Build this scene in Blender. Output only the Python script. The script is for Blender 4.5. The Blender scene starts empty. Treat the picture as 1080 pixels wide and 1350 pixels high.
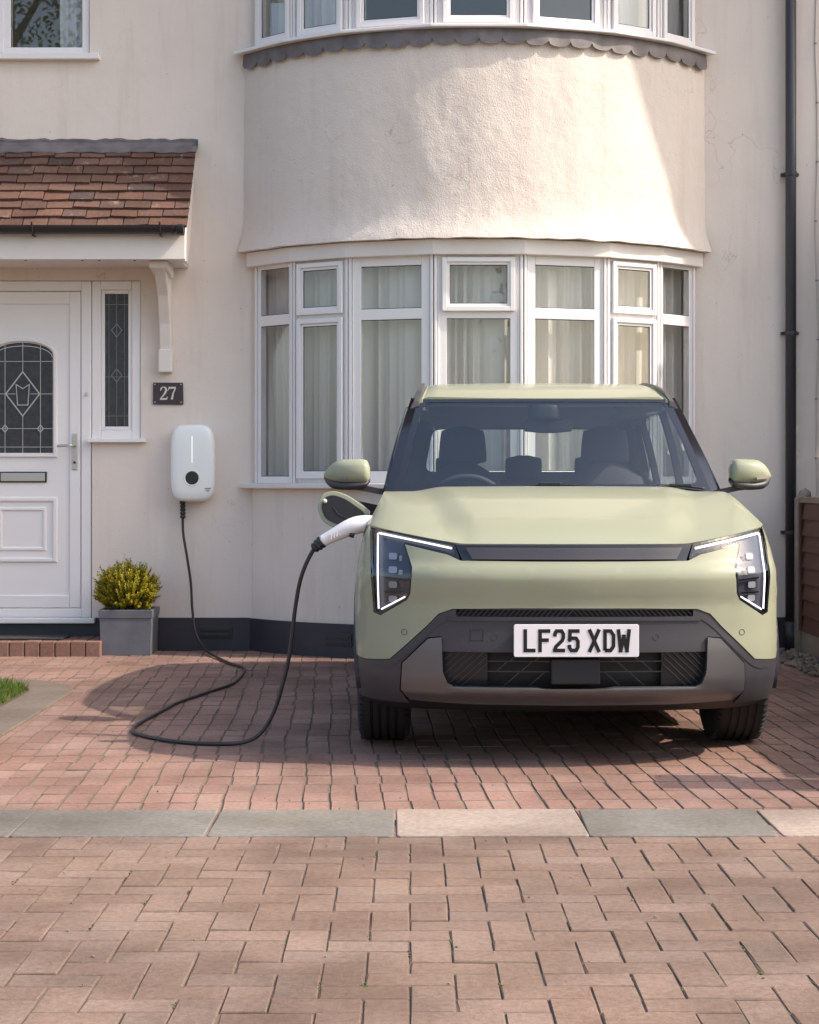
import bpy, bmesh, math, random
from mathutils import Vector, Matrix, noise
R = math.radians
rnd = random.Random(7)
scene = bpy.context.scene
COL = scene.collection

# ------------------------------------------------------------------ camera, sky, sun, exposure
cam_d = bpy.data.cameras.new("camera"); cam = bpy.data.objects.new("camera", cam_d); COL.objects.link(cam)
cam.location = (0, 0, 1.13); cam.rotation_euler = (R(90), 0, 0)
cam_d.sensor_fit = 'AUTO'; cam_d.sensor_width = 36; cam_d.lens = 64.0
cam_d.shift_y = -0.0281; cam_d.clip_start = 0.05; cam_d.clip_end = 600
scene.camera = cam
SUN_EL, SUN_AZ = 42.0, 12.0          # elevation; degrees in front of the facade line, from +X
sd = Vector((math.cos(R(SUN_EL))*math.cos(R(SUN_AZ)), -math.cos(R(SUN_EL))*math.sin(R(SUN_AZ)), math.sin(R(SUN_EL))))
world = bpy.data.worlds.new("World"); scene.world = world; world.use_nodes = True
wn = world.node_tree.nodes; wl = world.node_tree.links
bg = wn["Background"]
sky = wn.new("ShaderNodeTexSky"); sky.sky_type = 'NISHITA'; sky.sun_disc = False
sky.sun_elevation = R(SUN_EL); sky.sun_rotation = R(90 + SUN_AZ); sky.air_density = 1.2; sky.dust_density = 3.5; sky.ozone_density = 0.8
wl.new(sky.outputs[0], bg.inputs[0]); bg.inputs[1].default_value = 0.15
sun_d = bpy.data.lights.new("sun", 'SUN'); sun_d.energy = 2.6; sun_d.angle = R(0.6); sun_d.color = (1.0, .89, .76)
sun = bpy.data.objects.new("sun", sun_d); COL.objects.link(sun)
sun.rotation_euler = (-sd).to_track_quat('-Z', 'Y').to_euler(); sun.location = (8, -3, 9)
scene.view_settings.view_transform = 'Standard'; scene.view_settings.look = 'None'
scene.view_settings.exposure = 0.98; scene.view_settings.gamma = 1.0; scene.view_settings.use_curve_mapping = False

# ------------------------------------------------------------------ materials
MATS = {}
def nt(name):
    m = bpy.data.materials.new(name); m.use_nodes = True
    t = m.node_tree; b = t.nodes["Principled BSDF"]; MATS[name] = m
    return m, t, t.nodes, t.links, b
def plain(name, col, rough=.5, metal=0, coat=0, var=.06, scale=6, bump=0, bscale=200, spec=.5, emit=None, estr=0, stretch=(1, 1, 1)):
    """colour with a little large-scale variation and optional fine bump, all in object space"""
    m, t, N, L, b = nt(name)
    tc = N.new("ShaderNodeNewGeometry")
    mp = N.new("ShaderNodeMapping"); mp.inputs['Scale'].default_value = stretch
    L.new(tc.outputs['Position'], mp.inputs[0])
    nz = N.new("ShaderNodeTexNoise"); nz.inputs['Scale'].default_value = scale; nz.inputs['Detail'].default_value = 6
    L.new(mp.outputs[0], nz.inputs['Vector'])
    mx = N.new("ShaderNodeMix"); mx.data_type = 'RGBA'
    mx.inputs[6].default_value = (*[c*(1-var) for c in col], 1); mx.inputs[7].default_value = (*[min(1, c*(1+var)) for c in col], 1)
    L.new(nz.outputs['Fac'], mx.inputs[0]); L.new(mx.outputs[2], b.inputs['Base Color'])
    b.inputs['Roughness'].default_value = rough; b.inputs['Metallic'].default_value = metal
    b.inputs['Coat Weight'].default_value = coat; b.inputs['Coat Roughness'].default_value = .05
    b.inputs['Specular IOR Level'].default_value = spec
    if bump:
        n2 = N.new("ShaderNodeTexNoise"); n2.inputs['Scale'].default_value = bscale; n2.inputs['Detail'].default_value = 4
        L.new(mp.outputs[0], n2.inputs['Vector'])
        bp = N.new("ShaderNodeBump"); bp.inputs['Strength'].default_value = bump; bp.inputs['Distance'].default_value = .004
        L.new(n2.outputs['Fac'], bp.inputs['Height']); L.new(bp.outputs[0], b.inputs['Normal'])
    if emit:
        b.inputs['Emission Color'].default_value = (*emit, 1); b.inputs['Emission Strength'].default_value = estr
    return m
def ramp(N, fac, stops, L):
    r = N.new("ShaderNodeValToRGB"); e = r.color_ramp.elements
    e[0].position, e[0].color = stops[0][0], (*stops[0][1], 1); e[1].position, e[1].color = stops[-1][0], (*stops[-1][1], 1)
    for p, c in stops[1:-1]:
        x = e.new(p); x.color = (*c, 1)
    L.new(fac, r.inputs[0]); return r
def mult(N, L, a, bcol, fac):
    mx = N.new("ShaderNodeMix"); mx.data_type = 'RGBA'; mx.blend_type = 'MULTIPLY'
    if isinstance(fac, float): mx.inputs[0].default_value = fac
    else: L.new(fac, mx.inputs[0])
    L.new(a, mx.inputs[6])
    if isinstance(bcol, tuple): mx.inputs[7].default_value = (*bcol, 1)
    else: L.new(bcol, mx.inputs[7])
    return mx.outputs[2]
def tex(N, L, vec, scale, detail=5, rough=.55):
    n = N.new("ShaderNodeTexNoise"); n.inputs['Scale'].default_value = scale; n.inputs['Detail'].default_value = detail; n.inputs['Roughness'].default_value = rough
    L.new(vec, n.inputs['Vector']); return n.outputs['Fac']
def render_wall(name, col, grain, gscale):
    """painted cement render: mottling, drip stains, specks and roughcast relief"""
    m, t, N, L, b = nt(name)
    g = N.new("ShaderNodeNewGeometry").outputs['Position']
    big = tex(N, L, g, 1.3, 6)
    c = ramp(N, big, [(.3, tuple(x*.93 for x in col)), (.5, col), (.72, tuple(min(1, x*1.03) for x in col))], L).outputs[0]
    mp = N.new("ShaderNodeMapping"); mp.inputs['Scale'].default_value = (7, 7, .55); L.new(g, mp.inputs[0])
    st = tex(N, L, mp.outputs[0], 1.4, 7, .65)
    sr = ramp(N, st, [(.52, (1, 1, 1)), (.8, (.86, .82, .78))], L).outputs[0]
    c = mult(N, L, c, sr, .75)
    sp = tex(N, L, g, 34, 2)
    c = mult(N, L, c, ramp(N, sp, [(.735, (1, 1, 1)), (.78, (.5, .43, .38))], L).outputs[0], .75)
    # fine cracks that wander across
    wv = N.new("ShaderNodeTexVoronoi"); wv.feature = 'DISTANCE_TO_EDGE'; wv.inputs['Scale'].default_value = .9
    off = N.new("ShaderNodeVectorMath"); off.operation = 'ADD'
    nv = N.new("ShaderNodeTexNoise"); nv.inputs['Scale'].default_value = 3.0; nv.inputs['Detail'].default_value = 6; L.new(g, nv.inputs['Vector'])
    L.new(g, off.inputs[0]); L.new(nv.outputs['Color'], off.inputs[1]); L.new(off.outputs[0], wv.inputs['Vector'])
    gate = ramp(N, tex(N, L, g, 1.1, 3), [(.5, (1, 1, 1)), (.62, (0, 0, 0))], L).outputs[0]
    cr = ramp(N, wv.outputs['Distance'], [(.0, (.66, .58, .52)), (.0045, (1, 1, 1))], L).outputs[0]
    lm = N.new("ShaderNodeMix"); lm.data_type = 'RGBA'; lm.inputs[7].default_value = (1, 1, 1, 1)
    L.new(gate, lm.inputs[0]); L.new(cr, lm.inputs[6])
    c = mult(N, L, c, lm.outputs[2], .8)
    L.new(c, b.inputs['Base Color']); b.inputs['Roughness'].default_value = .85; b.inputs['Specular IOR Level'].default_value = .25
    f1 = tex(N, L, g, gscale, 3, .6); f2 = tex(N, L, g, 14, 4)
    ad = N.new("ShaderNodeMath"); ad.operation = 'MULTIPLY_ADD'; ad.inputs[1].default_value = 1.6; L.new(f2, ad.inputs[0]); L.new(f1, ad.inputs[2])
    bp = N.new("ShaderNodeBump"); bp.inputs['Strength'].default_value = grain; bp.inputs['Distance'].default_value = .006
    L.new(ad.outputs[0], bp.inputs['Height']); L.new(bp.outputs[0], b.inputs['Normal'])
    return m
def masonry(name, cols, rough=.85, bump=.5, bscale=120, dirt=(.55, .47, .42), dirt_amt=.5, lichen=None, big=0.0):
    """clay or concrete pieces: each piece its own tint, grain, dirt blotches"""
    m, t, N, L, b = nt(name)
    ge = N.new("ShaderNodeNewGeometry"); g = ge.outputs['Position']
    oi = N.new("ShaderNodeObjectInfo")
    ad = N.new("ShaderNodeMath"); ad.operation = 'ADD'; L.new(ge.outputs['Random Per Island'], ad.inputs[0]); L.new(oi.outputs['Random'], ad.inputs[1])
    fr = N.new("ShaderNodeMath"); fr.operation = 'FRACT'; L.new(ad.outputs[0], fr.inputs[0])
    k = len(cols)
    c = ramp(N, fr.outputs[0], [(i/(k-1), cc) for i, cc in enumerate(cols)], L).outputs[0]
    c = mult(N, L, c, ramp(N, tex(N, L, g, 2.1, 6), [(.35, dirt), (.6, (1, 1, 1))], L).outputs[0], dirt_amt)
    c = mult(N, L, c, ramp(N, tex(N, L, g, 55, 4), [(.3, (.72, .7, .68)), (.65, (1.08, 1.06, 1.04))], L).outputs[0], .8)
    c = mult(N, L, c, ramp(N, tex(N, L, g, 230, 2), [(.28, (.55, .52, .5)), (.42, (1, 1, 1))], L).outputs[0], .55)
    if big:
        c = mult(N, L, c, ramp(N, tex(N, L, g, .75, 7, .6), [(.36, (.70, .69, .70)), (.5, (1, 1, 1)), (.66, (1.08, 1.03, .98))], L).outputs[0], big)
        c = mult(N, L, c, ramp(N, tex(N, L, g, 9, 6, .7), [(.60, (1, 1, 1)), (.72, (.66, .63, .58))], L).outputs[0], .6)
    if lichen:
        mx = N.new("ShaderNodeMix"); mx.data_type = 'RGBA'; mx.inputs[7].default_value = (*lichen, 1)
        L.new(ramp(N, tex(N, L, g, 11, 7, .7), [(.6, (0, 0, 0)), (.7, (.75, .75, .75))], L).outputs[0], mx.inputs[0]); L.new(c, mx.inputs[6]); c = mx.outputs[2]
    L.new(c, b.inputs['Base Color']); b.inputs['Roughness'].default_value = rough; b.inputs['Specular IOR Level'].default_value = .25
    f1 = tex(N, L, g, bscale, 5, .65)
    bp = N.new("ShaderNodeBump"); bp.inputs['Strength'].default_value = bump; bp.inputs['Distance'].default_value = .004
    L.new(f1, bp.inputs['Height']); L.new(bp.outputs[0], b.inputs['Normal'])
    return m
def glass(name, tint, k=1.0, rough=.01, ior=1.5):
    m, t, N, L, b = nt(name); N.remove(b); out = N["Material Output"]
    tr = N.new("ShaderNodeBsdfTransparent"); tr.inputs[0].default_value = (*tint, 1)
    gl = N.new("ShaderNodeBsdfAnisotropic"); gl.inputs['Roughness'].default_value = rough
    fr = N.new("ShaderNodeLayerWeight"); pw = N.new("ShaderNodeMath"); pw.operation = 'POWER'; pw.inputs[1].default_value = 5; L.new(fr.outputs['Facing'], pw.inputs[0])
    ml = N.new("ShaderNodeMath"); ml.operation = 'MULTIPLY_ADD'; ml.use_clamp = True; ml.inputs[1].default_value = .9; ml.inputs[2].default_value = .042*k; L.new(pw.outputs[0], ml.inputs[0])
    mx = N.new("ShaderNodeMixShader"); L.new(ml.outputs[0], mx.inputs[0]); L.new(tr.outputs[0], mx.inputs[1]); L.new(gl.outputs[0], mx.inputs[2])
    L.new(mx.outputs[0], out.inputs[0]); return m
def leafy(name, cols, trans=.35):
    m, t, N, L, b = nt(name); out = N["Material Output"]
    ge = N.new("ShaderNodeNewGeometry")
    k = len(cols); c = ramp(N, ge.outputs['Random Per Island'], [(i/(k-1), cc) for i, cc in enumerate(cols)], L).outputs[0]
    L.new(c, b.inputs['Base Color']); b.inputs['Roughness'].default_value = .55; b.inputs['Specular IOR Level'].default_value = .3
    tl = N.new("ShaderNodeBsdfTranslucent"); L.new(c, tl.inputs[0])
    mx = N.new("ShaderNodeMixShader"); mx.inputs[0].default_value = trans; L.new(b.outputs[0], mx.inputs[1]); L.new(tl.outputs[0], mx.inputs[2]); L.new(mx.outputs[0], out.inputs[0])
    return m
def cloth(name, col, trans=.4):
    m, t, N, L, b = nt(name); out = N["Material Output"]
    b.inputs['Base Color'].default_value = (*col, 1); b.inputs['Roughness'].default_value = .9
    tl = N.new("ShaderNodeBsdfTranslucent"); tl.inputs[0].default_value = (*col, 1)
    mx = N.new("ShaderNodeMixShader"); mx.inputs[0].default_value = trans; L.new(b.outputs[0], mx.inputs[1]); L.new(tl.outputs[0], mx.inputs[2]); L.new(mx.outputs[0], out.inputs[0])
    return m

M_WALL = render_wall("wall_render", (.765, .67, .60), .26, 130)
M_BAY = render_wall("bay_render", (.74, .65, .585), .6, 105)
M_BLACK = plain("plinth_paint", (.028, .026, .036), .55, var=.35, scale=4, bump=.3, bscale=60)
M_UPVC = plain("white_upvc", (.82, .78, .775), .3, var=.03, scale=3)
M_WOODW = plain("white_gloss_wood", (.76, .70, .66), .4, var=.06, scale=9, bump=.06, bscale=70)
M_GASKET = plain("gasket", (.025, .025, .028), .6)
M_LEAD = plain("lead_sheet", (.16, .14, .14), .6, metal=.1, var=.65, scale=11, bump=.25, bscale=30)
M_TILE = masonry("clay_tile", [(.10, .066, .055), (.18, .098, .073), (.14, .082, .066), (.21, .12, .093), (.095, .068, .062)], bump=.7, bscale=60, lichen=(.36, .27, .2))
M_PAVE1 = masonry("block_paver", [(.225, .158, .126), (.268, .19, .152), (.238, .163, .13), (.285, .207, .17), (.23, .17, .14)], bump=.6, dirt=(.60, .57, .53), dirt_amt=.75, big=.8)
M_PAVE2 = masonry("drive_paver", [(.285, .175, .145), (.335, .212, .175), (.305, .188, .157), (.35, .232, .193), (.29, .186, .158)], bump=.6, dirt=(.60, .57, .53), dirt_amt=.75, big=.8)
M_JOINT = plain("joint_sand", (.145, .108, .086), .95, var=.4, scale=40, bump=.5)
M_SLABG = masonry("slab_grey", [(.205, .193, .172), (.235, .22, .20), (.195, .187, .172)], bump=.4, dirt=(.66, .64, .58), dirt_amt=.7, big=.8)
M_SLABP = masonry("slab_pink", [(.37, .305, .265), (.40, .33, .29), (.36, .30, .26)], bump=.4, dirt=(.7, .65, .6), dirt_amt=.6, big=.8)
M_EDGE = masonry("edging_concrete", [(.185, .15, .125), (.205, .17, .143), (.175, .145, .122)], bump=.4)
M_STEPB = masonry("step_brick", [(.25, .145, .115), (.30, .175, .14), (.24, .135, .11)], bump=.5)
M_GUTTER = plain("black_gutter", (.022, .019, .024), .32, var=.2)
M_PIPE = plain("dark_grey_pipe", (.035, .036, .045), .4, var=.2, scale=3)
M_CONC = masonry("concrete", [(.30, .27, .245), (.33, .30, .27)], bump=.5)
M_FENCE = plain("stained_fence", (.10, .045, .03), .75, var=.35, scale=5, bump=.4, bscale=40, stretch=(3, .4, 14))
M_FCAP = plain("fence_capping", (.23, .17, .13), .8, var=.25, scale=8, bump=.3)
M_GLASS = glass("window_glass", (.95, .955, .95), 1.7)
M_OBSC = plain("obscure_glass", (.04, .04, .045), .12, var=.8, scale=30, bump=1.0, bscale=110)
M_CAME = plain("lead_came", (.55, .53, .52), .35, metal=.7)
M_NET = cloth("net_curtain", (.85, .815, .785), .15)
M_NET2 = cloth("upper_curtain", (.88, .87, .85), .15)
M_ROOM = plain("room_paint", (.5, .47, .43), .9)
M_CHROME = plain("satin_chrome", (.62, .60, .60), .28, metal=1)
M_SLATE = plain("number_slate", (.05, .035, .042), .45, var=.2)
M_PALE = plain("pale_digits", (.66, .6, .55), .6)
M_CHGW = plain("charger_white", (.86, .87, .85), .22, var=.015, coat=.3)
M_DARKP = plain("dark_plastic", (.02, .02, .022), .4)
M_GREYP = plain("grey_print", (.22, .22, .22), .6)
M_CABLE = plain("cable_rubber", (.03, .022, .026), .45)
M_POT = plain("slate_pot", (.125, .13, .15), .5, var=.3, scale=9, bump=.2, bscale=60)
M_SOIL = plain("soil", (.05, .035, .025), .95, bump=.8, bscale=40)
M_SHRUB = leafy("shrub_leaf", [(.33, .28, .014), (.46, .38, .022), (.22, .21, .014), (.54, .45, .045)])
M_TWIG = plain("twig", (.10, .07, .045), .9)
M_GRASS = leafy("grass_blade", [(.09, .16, .02), (.14, .2, .03), (.06, .12, .02), (.2, .2, .06)])
M_TREE = leafy("tree_leaf", [(.035, .07, .015), (.06, .10, .02), (.04, .06, .012), (.08, .12, .03)])
M_BARK = plain("bark", (.09, .07, .05), .95, bump=.8, bscale=25)
M_PEBBLE = masonry("pebble", [(.22, .19, .16), (.31, .27, .23), (.17, .145, .13)], bump=.2)
M_ROAD = plain("asphalt", (.055, .054, .053), .9, var=.2, scale=2, bump=.5, bscale=160)
M_MAT = plain("door_mat", (.03, .028, .028), .95, bump=.8, bscale=90)
# car
def paint(name, col):
    m, t, N, L, b = nt(name)
    b.inputs['Base Color'].default_value = (*col, 1); b.inputs['Roughness'].default_value = .5; b.inputs['Metallic'].default_value = .0
    b.inputs['Coat Weight'].default_value = .55; b.inputs['Coat Roughness'].default_value = .09; b.inputs['Specular IOR Level'].default_value = .08
    return m
M_PAINT = paint("satin_green_paint", (.305, .316, .228))
M_CLAD = plain("dark_grey_cladding", (.045, .042, .05), .45, var=.05)
M_SKID = plain("grey_metallic", (.15, .147, .155), .34, metal=.55, var=.03)
M_GLOSSB = plain("gloss_black", (.012, .012, .016), .12, coat=.5)
M_BLK = plain("matt_black", (.012, .012, .014), .6)
M_MESH = plain("grille_mesh", (.016, .016, .02), .3)
M_GEDGE = plain("grille_edge", (.075, .075, .083), .35, metal=.5)
M_TYRE = plain("tyre_rubber", (.022, .02, .022), .75, var=.25, scale=30, bump=.2)
M_RIM = plain("alloy", (.35, .35, .36), .3, metal=.9)
M_SCREEN = glass("screen_glass", (.78, .83, .82), 3.2)
M_SIDEG = glass("side_glass", (.84, .89, .86), 1.2)
M_LENS = glass("lamp_lens", (.86, .87, .9), 1.5)
M_LAMPIN = plain("lamp_bowl", (.07, .07, .09), .4, metal=.2)
M_DRL = plain("daytime_light", (.9, .9, .9), .3, emit=(1.0, .97, 1.0), estr=.8)
M_LED = plain("led_lens", (.36, .37, .41), .15, coat=.5)
M_CABIN = plain("cabin_trim", (.05, .05, .062), .7)
M_SEAT = plain("seat_fabric", (.04, .04, .055), .85, bump=.2)
M_HEAD = plain("headlining", (.30, .30, .32), .9)
M_PLATE = plain("plate_white", (.78, .755, .79), .3, var=.01)
M_CHAR = plain("plate_black", (.008, .008, .008), .35)
M_AMBER = plain("indicator_lens", (.22, .2, .18), .2, coat=.4)
M_WHITEP = plain("plug_white", (.80, .78, .78), .35, var=.02)
M_BRICKH = masonry("far_brick", [(.26, .13, .09), (.3, .15, .1), (.24, .12, .09)], bump=.3)
M_ROOFT = masonry("far_tiles", [(.14, .075, .06), (.17, .09, .07)], bump=.4)

# ------------------------------------------------------------------ mesh helpers
def link(o, parent=None, inv=None):
    COL.objects.link(o)
    if parent is not None:
        o.parent = parent
        if inv is not None: o.matrix_parent_inverse = inv
    return o
def tag(o, label=None, cat=None, group=None, kind=None):
    if label: o["label"] = label
    if cat: o["category"] = cat
    if group: o["group"] = group
    if kind: o["kind"] = kind
    return o
def thing(name, label, cat, loc=(0, 0, 0), group=None):
    o = bpy.data.objects.new(name, None); o.empty_display_size = .1; o.location = loc
    COL.objects.link(o); tag(o, label, cat, group); return o
class MB:
    def __init__(s): s.v = []; s.f = []; s.n = None
    def add(s, vs, fs):
        k = len(s.v); s.v += [tuple(v) for v in vs]; s.f += [tuple(i+k for i in f) for f in fs]; return s
    def box(s, x0, x1, y0, y1, z0, z1, m=None):
        vs = [Vector((x, y, z)) for z in (z0, z1) for y in (y0, y1) for x in (x0, x1)]
        if m is not None: vs = [m @ v for v in vs]
        return s.add(vs, [(0, 2, 3, 1), (4, 5, 7, 6), (0, 1, 5, 4), (2, 6, 7, 3), (0, 4, 6, 2), (1, 3, 7, 5)])
    def prism(s, poly, fn, h):
        """poly of (a,b); fn(a,b,c)->xyz for c in (0,h)"""
        n = len(poly); vs = [fn(a, b, 0) for a, b in poly]+[fn(a, b, h) for a, b in poly]
        return s.add(vs, [tuple(range(n-1, -1, -1)), tuple(range(n, 2*n))]+[(i, (i+1) % n, n+(i+1) % n, n+i) for i in range(n)])
    def tube(s, path, r, n=10, caps=True):
        path = [Vector(p) for p in path]; k = len(path); base = len(s.v)
        rr = r if isinstance(r, (list, tuple)) else [r]*k
        t0 = (path[1]-path[0]).normalized(); up = Vector((0, 0, 1)) if abs(t0.z) < .9 else Vector((1, 0, 0))
        a = t0.cross(up).normalized(); vs = []
        for i, p in enumerate(path):
            t = (path[min(i+1, k-1)]-path[max(i-1, 0)]).normalized()
            a = (a-t*a.dot(t)).normalized(); b = t.cross(a)
            for j in range(n):
                an = 2*math.pi*j/n; vs.append(p+(a*math.cos(an)+b*math.sin(an))*rr[i])
        fs = [(i*n+j, i*n+(j+1) % n, (i+1)*n+(j+1) % n, (i+1)*n+j) for i in range(k-1) for j in range(n)]
        if caps: fs += [tuple(range(n-1, -1, -1)), tuple((k-1)*n+j for j in range(n))]
        return s.add(vs, fs)
    def loft(s, rings, caps=True, closed=True):
        n = len(rings[0]); vs = [p for r_ in rings for p in r_]
        fs = [(i*n+j, i*n+(j+1) % n, (i+1)*n+(j+1) % n, (i+1)*n+j) for i in range(len(rings)-1) for j in range(n if closed else n-1)]
        if caps: fs += [tuple(range(n-1, -1, -1)), tuple((len(rings)-1)*n+j for j in range(n))]
        return s.add(vs, fs)
    def grid(s, fn, nu, nv):
        vs = [fn(i/nu, j/nv) for j in range(nv+1) for i in range(nu+1)]
        return s.add(vs, [(j*(nu+1)+i, j*(nu+1)+i+1, (j+1)*(nu+1)+i+1, (j+1)*(nu+1)+i) for j in range(nv) for i in range(nu)])
    def mesh(s, name, mat, smooth=False, origin=(0, 0, 0), fixn=True):
        me = bpy.data.meshes.new(name); o = Vector(origin)
        me.from_pydata([Vector(v)-o for v in s.v], [], s.f)
        if fixn:
            bm = bmesh.new(); bm.from_mesh(me); bmesh.ops.recalc_face_normals(bm, faces=bm.faces); bm.to_mesh(me); bm.free()
        if mat: me.materials.append(mat)
        if smooth:
            for p in me.polygons: p.use_smooth = True
        me.update(); return me
    def build(s, name, mat, parent=None, smooth=False, bevel=0, origin=(0, 0, 0), inv=None, fixn=True, auto=None, seg=2):
        o = bpy.data.objects.new(name, s.mesh(name, mat, smooth or auto is not None, origin, fixn)); o.location = origin if parent is None else (0, 0, 0)
        if parent is not None and tuple(origin) != (0, 0, 0): o.location = origin
        link(o, parent, inv)
        if bevel:
            md = o.modifiers.new("bevel", 'BEVEL'); md.width = bevel; md.segments = seg; md.limit_method = 'ANGLE'; md.angle_limit = R(35)
        if auto is not None:
            try: o.data.set_sharp_from_angle(angle=R(auto))
            except Exception: pass
        return o
def inv_of(o): return Matrix.Translation(-Vector(o.location))
def catmull(P, n=8, closed=False):
    P = [Vector(p) for p in P]; out = []; k = len(P)
    for i in range(k if closed else k-1):
        if closed: p0, p1, p2, p3 = P[(i-1) % k], P[i], P[(i+1) % k], P[(i+2) % k]
        else: p0, p1, p2, p3 = P[max(i-1, 0)], P[i], P[i+1], P[min(i+2, k-1)]
        for j in range(n):
            t = j/n; out.append(.5*((2*p1)+(p2-p0)*t+(2*p0-5*p1+4*p2-p3)*t*t+(3*p1-p0-3*p2+p3)*t**3))
    if not closed: out.append(P[-1])
    return out
def round_poly(P, r, n=4):
    out = []; k = len(P)
    for i in range(k):
        a, b, c = Vector(P[i-1]), Vector(P[i]), Vector(P[(i+1) % k])
        u, w = a-b, c-b; lu, lw = u.length, w.length
        rr = r[i] if isinstance(r, (list, tuple)) else r
        d = min(rr, lu*.45, lw*.45)
        if d < 1e-5 or abs(u.normalized().dot(w.normalized())) > .995: out.append(tuple(b)); continue
        p, q = b+u/lu*d, b+w/lw*d
        for j in range(n+1):
            t = j/n; out.append(tuple((1-t)**2*p+2*t*(1-t)*b+t*t*q))
    return out
def inset(P, d):
    k = len(P); area = sum(P[i-1][0]*P[i][1]-P[i][0]*P[i-1][1] for i in range(k)); sg = 1 if area > 0 else -1; out = []
    for i in range(k):
        a, b, c = Vector(P[i-1]), Vector(P[i]), Vector(P[(i+1) % k])
        e1, e2 = (b-a).normalized(), (c-b).normalized(); n1 = Vector((-e1.y, e1.x))*sg; n2 = Vector((-e2.y, e2.x))*sg
        m = n1+n2; m = m/max(.25, m.dot(n1)) if m.length > 1e-6 else n1; out.append(tuple(b+m*d))
    return out
def pchip(P):
    xs = [p[0] for p in P]; ys = [p[1] for p in P]; n = len(P)
    d = [(ys[i+1]-ys[i])/(xs[i+1]-xs[i]) for i in range(n-1)]
    m = [d[0]]+[0 if d[i-1]*d[i] <= 0 else 2*d[i-1]*d[i]/(d[i-1]+d[i]) for i in range(1, n-1)]+[d[-1]]
    def f(x):
        if x <= xs[0]: return ys[0]+m[0]*(x-xs[0])
        if x >= xs[-1]: return ys[-1]+m[-1]*(x-xs[-1])
        i = 0
        while x > xs[i+1]: i += 1
        h = xs[i+1]-xs[i]; t = (x-xs[i])/h
        return ys[i]*(2*t**3-3*t*t+1)+h*m[i]*(t**3-2*t*t+t)+ys[i+1]*(3*t*t-2*t**3)+h*m[i+1]*(t**3-t*t)
    return f
def sstep(a, b, x):
    t = max(0, min(1, (x-a)/(b-a))); return t*t*(3-2*t)
def patch(name, poly, fn, mat, parent, res=.04, skirt=(0, .02, 0), holes=(), flip=False, inv=None):
    """a panel: 2D outline (with holes) cut into a fine net, laid on the surface fn(u,v) with true surface normals and a turned-in edge"""
    bm = bmesh.new()
    for loop in (poly, *holes):
        vs = [bm.verts.new((p[0], p[1], 0)) for p in loop]
        for i in range(len(vs)): bm.edges.new((vs[i-1], vs[i]))
    bmesh.ops.triangle_fill(bm, use_beauty=True, use_dissolve=False, edges=bm.edges[:])
    us = [v.co.x for v in bm.verts]; ws = [v.co.y for v in bm.verts]
    for ax, lo, hi in ((0, min(us), max(us)), (1, min(ws), max(ws))):
        n = max(1, int(round((hi-lo)/res)))
        for i in range(1, n):
            c = [0, 0, 0]; c[ax] = lo+(hi-lo)*i/n; no = [0, 0, 0]; no[ax] = 1
            bmesh.ops.bisect_plane(bm, geom=bm.verts[:]+bm.edges[:]+bm.faces[:], plane_co=c, plane_no=no, dist=1e-6)
    bmesh.ops.remove_doubles(bm, verts=bm.verts[:], dist=1e-5)
    bm.verts.ensure_lookup_table(); bm.verts.index_update()
    uv = [(v.co.x, v.co.y) for v in bm.verts]; e = 2e-3
    P = [Vector(fn(*q)) for q in uv]; NR = []
    for (u, w) in uv:
        du = Vector(fn(u+e, w))-Vector(fn(u-e, w)); dw = Vector(fn(u, w+e))-Vector(fn(u, w-e))
        q = du.cross(dw)
        q = q.normalized() if q.length > 1e-12 else Vector((0, -1, 0)); NR.append(-q if flip else q)
    faces = []
    for f in bm.faces:
        ids = [v.index for v in f.verts]
        a, b, c = P[ids[0]], P[ids[1]], P[ids[2]]
        nw = Vector((0, 0, 0))
        for i in range(len(ids)): nw += P[ids[i-1]].cross(P[ids[i]])
        if nw.dot(NR[ids[0]]+NR[ids[1]]+NR[ids[2]]) < 0: ids.reverse()
        faces.append(ids)
    V = P[:]; nf = len(faces)
    if skirt:
        sk = Vector(skirt); mp = {}
        for ed in bm.edges:
            if len(ed.link_faces) == 1:
                a, b = ed.verts[0].index, ed.verts[1].index
                for q in (a, b):
                    if q not in mp: mp[q] = (len(V), len(V)+1); V.append(P[q]); V.append(P[q]+sk)
                faces.append([mp[a][0], mp[b][0], mp[b][1], mp[a][1]])
    bm.free()
    me = bpy.data.meshes.new(name); me.from_pydata(V, [], faces); me.materials.append(mat)
    for p in me.polygons: p.use_smooth = True
    ln = []
    for i, p in enumerate(me.polygons):
        for vi in p.vertices: ln.append(tuple(NR[vi]) if i < nf else (0, 0, 0))
    me.normals_split_custom_set(ln)
    return link(bpy.data.objects.new(name, me), parent, inv)
def ribbon(mb, pts, w, fn, th, closed=False):
    """a flat stroke of width w (or widths) along 2D pts, thickness th"""
    P = [Vector(p) for p in pts]; k = len(P); Lf, Rt = [], []
    for i in range(k):
        a = P[i-1] if (i > 0 or closed) else None; c = P[(i+1) % k] if (i < k-1 or closed) else None; b = P[i]
        e1 = (b-a).normalized() if a is not None else None; e2 = (c-b).normalized() if c is not None else None
        if e1 is None: e1 = e2
        if e2 is None: e2 = e1
        n1, n2 = Vector((-e1.y, e1.x)), Vector((-e2.y, e2.x)); m = n1+n2
        m = m/max(.45, m.dot(n1)) if m.length > 1e-5 else n1
        ww = w[i] if isinstance(w, (list, tuple)) else w
        Lf.append(b+m*ww/2); Rt.append(b-m*ww/2)
    for i in range(k if closed else k-1):
        j = (i+1) % k; q = [Lf[i], Rt[i], Rt[j], Lf[j]]
        mb.prism([tuple(x) for x in q], fn, th)
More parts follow.
